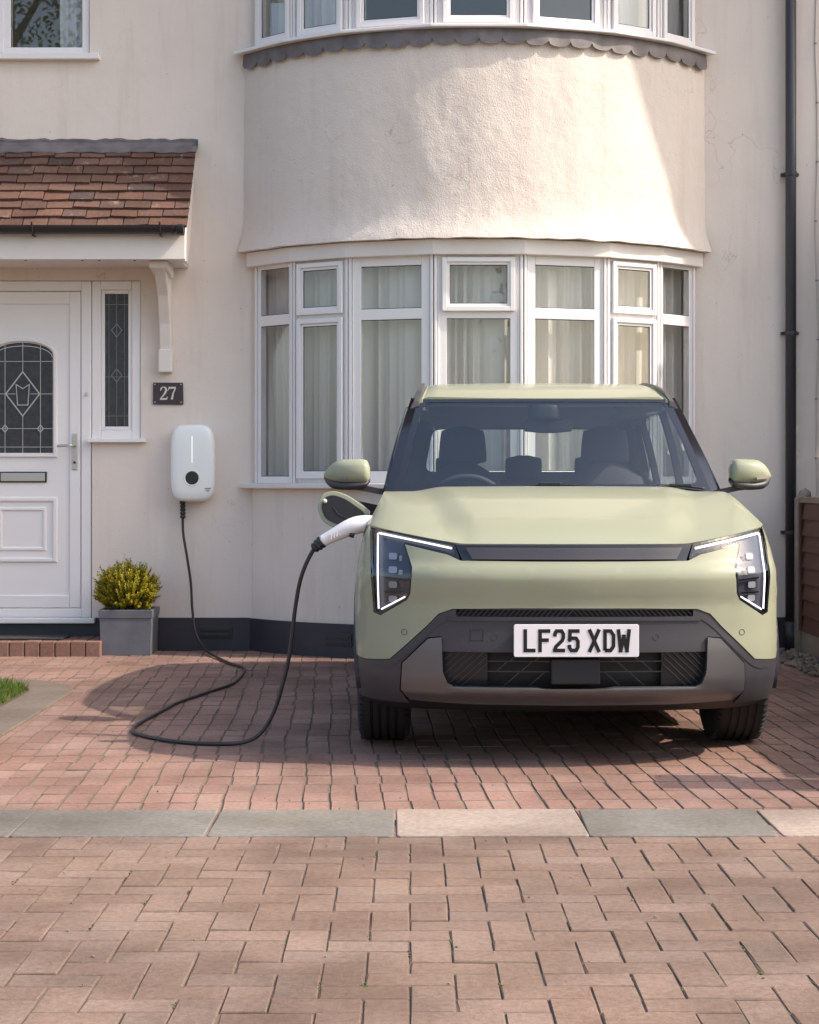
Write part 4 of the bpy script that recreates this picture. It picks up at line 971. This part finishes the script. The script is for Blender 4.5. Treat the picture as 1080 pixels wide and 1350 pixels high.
for s in (1, -1):
    # A pillar from cowl to roof, running into the roof side
    rings = []
    for k in range(15):
        t = k/14; p = Vector(ws_pt(s*1.0, t)); o_ = Vector((s*(gh_x(p.y+.09, p.z)+.002), p.y+.10, p.z+.0)); md = (p+o_)/2+Vector((s*.012, -.014, .012))
        i_ = Vector((p.x-s*.01, p.y+.06, p.z-.03)); i2 = Vector((o_.x-s*.03, o_.y-.01, o_.z-.02))
        rings.append([p, md, o_, i2, i_])
    cp(MB().loft(rings), "a_pillar", M_GLOSSB, smooth=False, auto=35)
    rings = []
    for k in range(25):
        y = 1.72+2.1*k/24; w = ROOFW(y); zt = ROOFZ(y)-.04
        rings.append([(s*(w-.012), y, zt+.028), (s*(w+.04), y, zt-.006), (s*(gh_x(y, 1.50)+.004), y, 1.50 if y < 3.5 else 1.50-.12*(y-3.5)), (s*(w-.03), y, 1.485 if y < 3.5 else 1.485-.12*(y-3.5))])
    cp(MB().loft(rings), "roof_side", M_PAINT, smooth=False, auto=40)
    rail = [(s*(ROOFW(y)+.014), y, ROOFZ(y)-.012+dz) for y, dz in ((1.70, -.012), (1.78, -.004), (1.9, .002), (2.4, .006), (3.0, .006), (3.5, .004), (3.75, -.01))]
    rings = []
    for p in catmull(rail, 5): rings.append([(p.x-s*.018, p.y, p.z-.03), (p.x-s*.014, p.y, p.z+.010), (p.x+s*.008, p.y, p.z+.006), (p.x+s*.030, p.y, p.z-.032)])
    cp(MB().loft(rings), "roof_rail", M_SKID, auto=40)
    sg = lambda y, z, s=s: (s*gh_x(y, z), y, z)
    w1 = [(1.33, 1.105), (2.33, 1.105), (2.33, 1.495), (1.95, 1.490), (1.84, 1.475)]
    w2 = [(2.41, 1.105), (3.16, 1.110), (3.16, 1.475), (2.9, 1.49), (2.41, 1.495)]
    w3 = [(3.24, 1.13), (3.52, 1.18), (3.40, 1.45), (3.24, 1.465)]
    for w in (w1, w2, w3): patch("side_window", w, sg, M_SIDEG, car, res=.2, skirt=None, flip=(s < 0))
    fr_ = [(1.20, 1.085), (3.95, 1.10), (3.90, 1.35), (3.80, 1.47), (3.4, 1.503), (1.80, 1.503)]
    patch("window_surround", fr_, lambda y, z, s=s: (s*(gh_x(y, z)+.002), y, z), M_GLOSSB, car, res=.15, skirt=(-s*.03, 0, 0), flip=(s < 0), holes=[round_poly(w, .03, 3) for w in (w1, w2, w3)])
def rear_pt(off=0):
    def f(x, z):
        base = 4.16-.10*(abs(x)/.8)**3 if z < 1.08 else 4.16-.10*(abs(x)/.8)**3-(z-1.08)*.70
        return (x, base-.02*sstep(.9, .4, z)+off, z)
    return f
rw = round_poly([(-.56, 1.20), (.56, 1.20), (.515, 1.455), (-.515, 1.455)], .05, 4)
patch("rear_window", rw, rear_pt(-.004), M_SIDEG, car, res=.2, skirt=None, flip=True)
patch("tailgate", [(-.74, .30), (.74, .30), (.80, .6), (.79, 1.0), (.735, 1.10), (.60, 1.50), (-.60, 1.50), (-.735, 1.10), (-.79, 1.0), (-.80, .6)], rear_pt(), M_PAINT, car, res=.1, skirt=(0, -.03, 0), flip=True, holes=[rw])
# interior
tub = MB().box(-.70, .70, .75, 1.35, .25, .98).box(-.725, -.70, 1.2, 3.95, .3, 1.08).box(.70, .725, 1.2, 3.95, .3, 1.08).box(-.70, .70, 1.3, 4.0, .25, .32).box(-.70, .70, 3.35, 3.98, .32, 1.06)
cp(tub, "cabin_tub", M_CABIN)
dash = MB().grid(lambda u, v: ((-.71+1.42*u), 1.16+.10*abs(2*u-1)**2+.42*v, 1.062-.012*abs(2*u-1)+.012*math.sin(v*3.1)-.10*max(0, v-.8)*5*.3), 20, 8); cp(dash, "dashboard", M_CABIN, smooth=True)
cp(MB().box(-.7, .7, 1.54, 1.62, .7, 1.045), "dashboard_face", M_CABIN, bevel=.02)
def superbox(cx, cy, cz, sx, sy, sz, e=4.0, n=16, m=9, tilt=0, taper=0):
    rings = []
    for i in range(m+1):
        t = -1+2*i/m; k = (1-abs(t)**e)**(1/e) if abs(t) < 1 else 0.02; ring = []; wx = 1-taper*(t*.5+.5)
        for j in range(n):
            a = 2*math.pi*j/n; c_, s_ = math.cos(a), math.sin(a); rr = 1/((abs(c_)**e+abs(s_)**e)**(1/e)); kk = .55+.45*k if k > .03 else .3
            z = cz+t*sz; ring.append((cx+sx*c_*rr*kk*wx, cy+sy*s_*rr*kk+tilt*(t*sz), z))
        rings.append(ring)
    return MB().loft(rings)
for sx_, nm in ((-.375, 0), (.375, 1)):
    st = cp(superbox(sx_, 2.33, .88, .25, .075, .36, tilt=.25, taper=.22), "seat", M_SEAT, smooth=True)
    superbox(sx_, 2.12, .56, .26, .27, .09).build("seat_cushion", M_SEAT, st, smooth=True)
    superbox(sx_, 2.455, 1.325, .132, .055, .105, tilt=.1, taper=.15).build("headrest", M_SEAT, st, smooth=True)
    MB().tube([(sx_-.05, 2.43, 1.15), (sx_-.05, 2.45, 1.28)], .007, 6).tube([(sx_+.05, 2.43, 1.15), (sx_+.05, 2.45, 1.28)], .007, 6).build("headrest_post", M_CHROME, st)
rs = cp(superbox(0, 3.22, .86, .66, .07, .29, tilt=.25), "rear_seat", M_SEAT, smooth=True)
for x in (-.40, .0, .40): superbox(x, 3.32, 1.215, .105, .05, .075, tilt=.1).build("rear_headrest", M_SEAT, rs, smooth=True)
wr = Matrix.Translation((-.375, 1.74, 1.005)) @ Matrix.Rotation(R(-66), 4, 'X')
sw = MB().tube([wr @ Vector((.185*math.cos(a), .172*math.sin(a), 0)) for a in [k*2*math.pi/36 for k in range(37)]], .015, 8, caps=False)
swo = cp(sw, "steering_wheel", M_CABIN, smooth=True)
MB().box(-.17, .17, -.02, .02, -.012, .012, wr).box(-.05, .05, -.06, .05, -.025, .02, wr).build("wheel_hub", M_CABIN, swo, bevel=.008)
rv = cp(superbox(.025, 1.79, 1.412, .118, .022, .036, e=5), "rear_view_mirror", M_CABIN, smooth=True)
superbox(.0, 1.73, 1.475, .075, .06, .045).build("sensor_box", M_BLK, rv, smooth=True)
cp(MB().tube([(.36, 1.80, 1.535), (.36, 1.80, 1.505), (.39, 1.80, 1.497)], .013, 8), "sun_visor_clip", M_CABIN, smooth=True)
for s in (-1, 1): MB().box(s*.36-.20, s*.36+.20, 1.80, 1.97, 1.535, 1.55).build("sun_visor", M_HEAD, car, bevel=.006)
cowl = cp(MB().grid(lambda u, v: ((-1+2*u)*.74, 1.06+.065*(2*u-1)**2+.08*v, 1.090-.006*(2*u-1)**2+.003*v), 24, 2), "scuttle_panel", M_BLK)
for P in ([(-.46, .012), (-.2, .035), (-.02, .050), (.16, .040), (.40, .018)], [(.66, .030), (.74, .042), (.86, .030), (.96, .012)]):
    wq = catmull([ws_off(.012)(u, t) for u, t in P], 5); k_ = len(wq)
    wp = cp(MB().tube(wq, .0055, 6), "wiper", M_DARKP, smooth=True)
    q = wq[k_//2]; MB().box(q.x-.05, q.x+.05, q.y-.014, q.y+.004, q.z-.006, q.z+.010).build("wiper_arm", M_DARKP, wp, bevel=.004)
# mirrors
for s in (1, -1):
    x0, x1 = (.832, 1.030) if s > 0 else (.838, 1.055); rings, ring2 = [], []
    TOP = pchip([(0, 1.205), (.06, 1.236), (.2, 1.243), (.6, 1.240), (.8, 1.222), (.95, 1.190), (1, 1.172)]); MID = pchip([(0, 1.142), (.08, 1.126), (.5, 1.126), (.8, 1.134), (1, 1.156)])
    LOW = pchip([(0, 1.136), (.1, 1.112), (.45, 1.098), (.75, 1.102), (.92, 1.122), (1, 1.152)]); DEP = pchip([(0, .045), (.08, .075), (.4, .088), (.8, .07), (1, .02)])
    for k in range(17):
        t = k/16; x = x0+(x1-x0)*t; zt, zm, zl, d = TOP(t), MID(t), LOW(t), DEP(t); cy = 1.30+.05*t
        def sec(za, zb, grow=0):
            out = []
            for j in range(16):
                a = 2*math.pi*j/16; c_, s_ = math.cos(a), math.sin(a); e = 3.4; rr = 1/((abs(c_)**e+abs(s_)**e)**(1/e))
                out.append((s*x, cy+(d+grow)*c_*rr, (za+zb)/2+(zb-za)/2*s_*rr))
            return out
        rings.append(sec(zm, zt)); ring2.append(sec(zl, zm+.012, -.003))
    mr = cp(MB().loft(rings), "wing_mirror", M_PAINT, smooth=True); MB().loft(ring2).build("mirror_base", M_CLAD, mr, smooth=True)
    ind = MB(); ribbon(ind, [(.945, 1.152), (1.0, 1.158), (1.012, 1.161)], [.010, .014, .008], lambda a, b, c: (s*a, 1.245+(a-.945)*.75-c, b), .012); ind.build("indicator", M_AMBER, mr)
    cp(MB().loft([[(s*x, y+dy, z+dz) for dy, dz in ((-.03, -.012), (.03, -.014), (.03, .012), (-.03, .014))] for x, y, z in ((.755, 1.30, 1.085), (.81, 1.30, 1.095), (.87, 1.31, 1.108), (.93, 1.32, 1.115))]), "mirror_arm", M_CLAD, auto=40)
# wheels
def wheel(cx_, cy_, s):
    root = MB(); prof = [(-.09, .20), (-.108, .235), (-.115, .275), (-.112, .305), (-.100, .330), (-.085, .340)]
    gx = [-.066, -.060, -.050, -.044, -.020, -.014, .014, .020, .044, .050, .060, .066]
    cr = lambda x: .345-.005*(x/.085)**2
    tp = [(-.085, .340)]
    for c in (-.052, -.018, .018, .052): tp += [(c-.007, cr(c)), (c-.005, cr(c)-.008), (c+.005, cr(c)-.008), (c+.007, cr(c))]
    full_ = prof+tp[1:]+[(-a, b) for a, b in reversed(prof)]
    n = 72; rings = [[(cx_+a, cy_+b*math.cos(2*math.pi*k/n), .345+b*math.sin(2*math.pi*k/n)) for a, b in full_] for k in range(n)]
    mb = MB(); m_ = len(full_); mb.add([p for r_ in rings for p in r_], [(k*m_+j, k*m_+j+1, ((k+1) % n)*m_+j+1, ((k+1) % n)*m_+j) for k in range(n) for j in range(m_-1)])
    w = cp(mb, "wheel", M_TYRE, auto=35)
    sp = MB()
    for k in range(n):     # sipes across the shoulder blocks
        for sg_ in (-1, 1):
            m2 = Matrix.Translation((cx_, cy_, .345)) @ Matrix.Rotation(2*math.pi*(k+.5)/n, 4, 'X')
            sp.box(sg_*.062-.0, sg_*.103+.0, -.0018, .0018, .326, .3405, m2)
    tag(sp.build("tread_sipe", M_BLK, w), kind="stuff")
    rm_ = MB(); nn = 40
    rm_.loft([[(cx_+a, cy_+b*math.cos(2*math.pi*k/nn), .345+b*math.sin(2*math.pi*k/nn)) for k in range(nn)] for a, b in ((-.09, .205), (-.06, .19), (.06, .19), (.09, .205), (.085, .215))], caps=False)
    for k in range(5):
        m2 = Matrix.Translation((cx_, cy_, .345)) @ Matrix.Rotation(2*math.pi*k/5, 4, 'X'); rm_.box(s*.055-.015, s*.055+.015, -.035, .035, .03, .20, m2)
    rm_.tube([(cx_+s*.03, cy_, .345), (cx_+s*.075, cy_, .345)], .055, 16); rm_.build("rim", M_RIM, w, auto=40)
for s in (-1, 1):
    wheel(s*.764, .885, s); wheel(s*.764, 3.56, s)
    wl_ = MB()
    for cy_, _ in AX: wl_.loft([[(s*x, cy_+.42*math.cos(a), max(.25, .345+.42*math.sin(a))) for a in [math.pi*1.08-k*math.pi*1.16/20 for k in range(21)]] for x in (.58, .86)], caps=False, closed=False)
    cp(wl_, "wheel_liner", M_BLK, fixn=False)
ub = MB().box(-.60, .60, .62, 3.95, .175, .30).box(-.70, .70, 1.35, 3.1, .16, .30).box(-.58, .58, .30, .62, .24, .60).box(-.60, .60, .40, 1.2, .3, .80)
cp(ub, "underbody", M_BLK)
# ------------------------------------------------------------------ charger, cable, number slate
chg = thing("wall_charger", "white rounded wall box charger with a round black socket on the render", "charger", (-1.455, WY, 1.0)); CI = inv_of(chg)
rings = []; cxx, czz, hw_, hh_ = -1.455, 1.265, .148, .258
def rr_ring(gx_, y):
    out = []
    for j in range(48):
        a = 2*math.pi*j/48; c_, s_ = math.cos(a), math.sin(a); e = 4.6
        k = 1/((abs(c_)**e+abs(s_)**e)**(1/e)); out.append((cxx+(hw_-gx_)*c_*k, y, czz+(hh_-gx_)*s_*k))
    return out
for g_, y in ((.014, WY-.0), (.010, WY-.02), (0, WY-.045), (-.001, WY-.075), (.003, WY-.095), (.010, WY-.108), (.022, WY-.116), (.06, WY-.121), (.10, WY-.123)): rings.append(rr_ring(g_, y))
body = MB().loft(rings).build("casing", M_CHGW, chg, inv=CI, smooth=True)
fy = WY-.1235; sz = 1.265-.355+.255
disc = lambda r_, y0, y1, x=cxx, z=1.165: [[(x+rr*math.cos(k*math.pi/16), y, z+rr*math.sin(k*math.pi/16)) for k in range(32)] for rr, y in ((r_, y0), (r_, y1))]
MB().loft([[(cxx+r_*math.cos(k*math.pi/16), y, 1.165+r_*math.sin(k*math.pi/16)) for k in range(32)] for r_, y in ((.058, WY-.112), (.056, WY-.124), (.048, WY-.127), (.046, WY-.120))], caps=False).build("socket_rim", M_CHGW, body, smooth=True)
MB().loft(disc(.0445, WY-.11, WY-.1235)).build("socket_cover", M_DARKP, body)
MB().box(cxx-.003, cxx+.003, fy-.001, fy+.004, 1.265, 1.445).build("light_strip", plain("strip_white", (.95, .95, .95), .2, emit=(1, 1, 1), estr=.25), body, bevel=.001)
MB().box(cxx+.085, cxx+.125, WY-.1235, WY-.116, 1.093, 1.0985).box(cxx+.093, cxx+.115, WY-.1235, WY-.116, 1.081, 1.0835).build("printed_mark", M_GREYP, body)
MB().tube([(cxx-.072, WY-.055, 1.01), (cxx-.072, WY-.055, .99)], .02, 14).build("cable_gland", M_DARKP, body, smooth=True)
cable = thing("charging_cable", "black charging cable looped over the drive from wall charger to car", "cable", (-1.1, 9.2, 0)); KI = inv_of(cable)
cw = [(-1.525, 12.245, .93), (-1.522, 12.24, .80), (-1.495, 12.225, .64), (-1.468, 12.22, .46), (-1.455, 12.20, .28), (-1.425, 12.15, .13), (-1.36, 12.06, .035), (-1.25, 11.75, .012), (-1.12, 11.33, .010), (-1.025, 11.08, .014), (-.985, 10.88, .016), (-.978, 10.55, .011), (-.995, 10.14, .010), (-1.09, 9.72, .010), (-1.185, 9.28, .010), (-1.215, 8.98, .010), (-1.25, 8.62, .010), (-1.262, 8.38, .010), (-1.235, 8.18, .010), (-1.13, 8.01, .010), (-.98, 7.87, .010), (-.815, 7.82, .010), (-.70, 7.84, .018), (-.635, 7.85, .06), (-.585, 7.85, .145), (-.55, 7.84, .25), (-.515, 7.83, .40), (-.49, 7.82, .60), (-.462, 7.80, .735), (-.415, 7.79, .838), (-.368, 7.78, .885)]
MB().tube(catmull(cw, 8), .0088, 10).build("cable", M_CABLE, cable, inv=KI, smooth=True)
P_ = [(-1.525, 12.245, 1.0-.012*k) for k in range(10)]
MB().tube(P_, [.021 if k % 2 == 0 else .014 for k in range(10)], 12).build("strain_relief", M_DARKP, cable, inv=KI)
plug_path = catmull([(-.372, 7.78, .882), (-.31, 7.77, .915), (-.25, 7.765, .943), (-.20, 7.765, .955), (-.13, 7.775, .952)], 6)
plug = MB().tube(plug_path, [.026+.012*sstep(0, .6, i/(len(plug_path)-1)) for i in range(len(plug_path))], 16).build("plug", M_WHITEP, cable, inv=KI, smooth=True)
a0, a1 = Vector((-.372, 7.78, .882)), Vector((-.412, 7.785, .848))
MB().tube([a0.lerp(a1, k/6) for k in range(7)], [.027, .028, .024, .027, .021, .023, .016], 12).build("plug_boot", M_DARKP, plug)
mb = MB()
for k in range(7):
    p = plug_path[4].lerp(plug_path[11], k/6); mb.tube([p+Vector((0, -.030, -.012)), p+Vector((0, -.031, .012))], .003, 5)
tag(mb.build("grip_rib", M_WHITEP, plug), kind="stuff")
MB().tube([(-.255, 7.745, .912), (-.235, 7.745, .907)], .011, 8).build("release_button", M_DARKP, plug, smooth=True)
ns = thing("number_plaque", "small dark slate house number plaque reading 27 above the charger", "plaque", (-1.63, WY, 1.67)); NI = inv_of(ns)
pq = MB().prism(round_poly([(-.102, -.072), (.103, -.075), (.101, .074), (-.101, .075)], .004, 1), lambda a, b, c: (-1.63+a, WY-c, 1.735+b), .014).build("slate", M_SLATE, ns, inv=NI, bevel=.002)
nf = lambda a, b, c: (-1.63+a, WY-.0138-c, 1.737+b)
mb = MB(); ribbon(mb, [(-.050, .018), (-.046, .034), (-.032, .043), (-.017, .038), (-.011, .022), (-.020, .000), (-.036, -.020), (-.050, -.036)], [.006, .009, .006, .011, .015, .013, .008, .005], nf, .0015); ribbon(mb, [(-.054, -.038), (-.008, -.038)], .012, nf, .0018); ribbon(mb, [(-.008, -.040), (-.004, -.022)], .005, nf, .0016); mb.build("numeral", M_PALE, pq)
mb = MB(); ribbon(mb, [(.004, .037), (.053, .037)], .013, nf, .0018); ribbon(mb, [(.006, .038), (.003, .020)], .005, nf, .0016); ribbon(mb, [(.051, .034), (.036, .004), (.026, -.042)], [.007, .010, .014], nf, .0015); mb.build("numeral", M_PALE, pq)
for a in (-.088, .088):
    for b in (-.06, .06): MB().tube([nf(a, b, 0), nf(a, b, .003)], .0045, 8).build("screw", M_CHROME, pq)
# ------------------------------------------------------------------ planter and shrub
pot = thing("planter", "square slate grey planter beside the door step", "planter", (-1.86, 12.07, 0)); PT = inv_of(pot)
def sq(h, z): return [(-1.86-h, 12.09-h, z), (-1.86+h, 12.09-h, z), (-1.86+h, 12.09+h, z), (-1.86-h, 12.09+h, z)]
MB().loft([sq(.163, 0), sq(.170, .245), sq(.175, .246), sq(.178, .30), sq(.158, .30), sq(.155, .24)]).build("tub", M_POT, pot, inv=PT, bevel=.006)
MB().grid(lambda u, v: (-1.86+.156*(2*u-1), 12.09+.156*(2*v-1), .27+.012*noise.noise(Vector((u*5, v*5, 1)))), 10, 10).build("soil", M_SOIL, pot, inv=PT, smooth=True)
shrub = thing("shrub", "rounded golden green shrub growing in the slate planter", "shrub", (-1.865, 12.09, .27)); SI = inv_of(shrub)
fr_ = random.Random(17); lv = MB(); tw_ = MB(); C0 = Vector((-1.865, 12.07, .44))
for k in range(760):
    th_, ph = fr_.uniform(0, 6.283), math.acos(fr_.uniform(-.7, 1)); d = Vector((math.sin(ph)*math.cos(th_), math.sin(ph)*math.sin(th_), math.cos(ph)))
    lumpy = 1+.16*noise.noise(d*2.6+Vector((3, 1, 0)))+.1*noise.noise(d*6)
    tip = C0+Vector((d.x*.205, d.y*.17, d.z*.165))*lumpy*(fr_.uniform(.80, 1.02) if k % 9 else fr_.uniform(1.0, 1.14)); base = Vector((-1.865, 12.08, .29))+Vector((d.x*.06, d.y*.06, 0))
    if k % 6 == 0: tw_.tube([base, base.lerp(tip, .5)+Vector((0, 0, .02)), tip], [.005, .0035, .002], 4)
    ax = (tip-base).normalized(); sp_ = ax.orthogonal().normalized()
    for j in range(22):
        t = j/21; p = base.lerp(tip, .62+.40*t); q = Matrix.Rotation(j*2.4+k, 3, ax) @ sp_; ln = fr_.uniform(.016, .028)*(1-.4*t)
        dr = (q*.8+ax*.75).normalized(); w = dr.cross(ax).normalized()*.0058; e_ = p+dr*ln
        lv.add([p-w*.4, p+dr*ln*.5+w, e_, p+dr*ln*.5-w], [(0, 1, 2, 3)])
lo = lv.build("foliage", M_SHRUB, shrub, inv=SI, fixn=False); tag(lo, kind="stuff"); tw_.build("stem", M_TWIG, shrub, inv=SI)
# ------------------------------------------------------------------ small litter on the paving
lt = MB(); lr_ = random.Random(31)
for k in range(150):
    y = lr_.uniform(4.0, 11.5); x = lr_.uniform(-.23*y, .22*y); pebble(lt, x, y, .003, lr_.uniform(.0018, .0045))
o = lt.build("grit", M_PEBBLE); tag(o, "scattered grit and crumbs on the block paving", "grit", kind="stuff")
ms = MB()
for k in range(46):
    iy = lr_.randrange(24, 44); ix = lr_.randrange(-13, 14); x0, y0 = ix*.1015, 1.35+iy*.1015+lr_.uniform(0, .1)
    for q in range(lr_.randrange(4, 12)): pebble(ms, x0+lr_.gauss(0, .004), y0+lr_.gauss(0, .02), -.002, lr_.uniform(.002, .005))
o = ms.build("moss", plain("moss_green", (.07, .075, .025), .95, var=.4, scale=60)); tag(o, "tiny dots of moss in the herringbone paving joints", "moss", kind="stuff")
# ------------------------------------------------------------------ across the street (seen only in reflections)
def tree(x, y, h, seed, label):
    r_ = random.Random(seed); t = thing("tree", label, "tree", (x, y, 0), "street trees across the road"); TI = inv_of(t)
    mb = MB().tube([(x, y, -.05), (x+.1, y, h*.3), (x, y+.1, h*.62), (x, y, h*.85)], [.22, .17, .11, .04], 9); cl = []
    for k in range(12):
        a = k*2.4; z = h*(.35+.045*k); e = Vector((x+math.cos(a)*h*.22*(1.1-.05*k), y+math.sin(a)*h*.22*(1.1-.05*k), z+h*.14)); mb.tube([(x, y, z-h*.06), ((x+e.x)/2, (y+e.y)/2, z+h*.05), e], [.07, .05, .02], 6); cl.append(e)
    mb.build("trunk", M_BARK, t, inv=TI, smooth=True); lf = MB()
    for k in range(15000):
        c = cl[k % 12]; v = Vector((r_.gauss(0, 1), r_.gauss(0, 1), r_.gauss(0, .8))); p = c+v*h*.075; a, b = Vector((r_.gauss(0, 1), r_.gauss(0, 1), r_.gauss(0, 1))).normalized()*.065, Vector((r_.gauss(0, 1), r_.gauss(0, 1), r_.gauss(0, 1))).normalized()*.04
        lf.add([p-a, p+b, p+a, p-b], [(0, 1, 2, 3)])
    o = lf.build("crown", M_TREE, t, inv=TI, fixn=False); tag(o, kind="stuff")
tree(-7.6, -10.0, 14.5, 41, "tall green street tree across the road from the porch")
tree(4.5, -11.0, 8.0, 42, "smaller street tree across the road from the bay")

shade_bush = thing("shade_bush", "tall unseen foliage added beyond the fence to shade the wall", "shade_bush", (3.9, 11.75, 0)); BI = inv_of(shade_bush); br_ = random.Random(77); lf = MB(); st = MB()  # leafy mass added out of view to shade the wall right of the bay
for k in range(9500):
    d = Vector((br_.gauss(0, 1), br_.gauss(0, 1), br_.gauss(0, 1))).normalized(); rr = br_.uniform(.6, 1)**.5*(1+.15*noise.noise(d*3))
    p = Vector((3.8+d.x*.85*rr, 11.85+d.y*.5*rr, 1.75+d.z*1.9*rr)); a, b = Vector((br_.gauss(0, 1), br_.gauss(0, 1), br_.gauss(0, 1))).normalized()*.06, Vector((br_.gauss(0, 1), br_.gauss(0, 1), br_.gauss(0, 1))).normalized()*.035
    lf.add([p-a, p+b, p+a, p-b], [(0, 1, 2, 3)])
for k in range(7): st.tube([(3.85+.05*math.cos(k), 11.8+.05*math.sin(k), -.03), (3.85+.3*math.cos(k), 11.8+.2*math.sin(k), 1.3), (3.85+.5*math.cos(k), 11.8+.3*math.sin(k), 2.2)], [.03, .02, .008], 6)
tag(lf.build("crown", M_TREE, shade_bush, inv=BI, fixn=False), kind="stuff"); st.build("trunk", M_BARK, shade_bush, inv=BI)
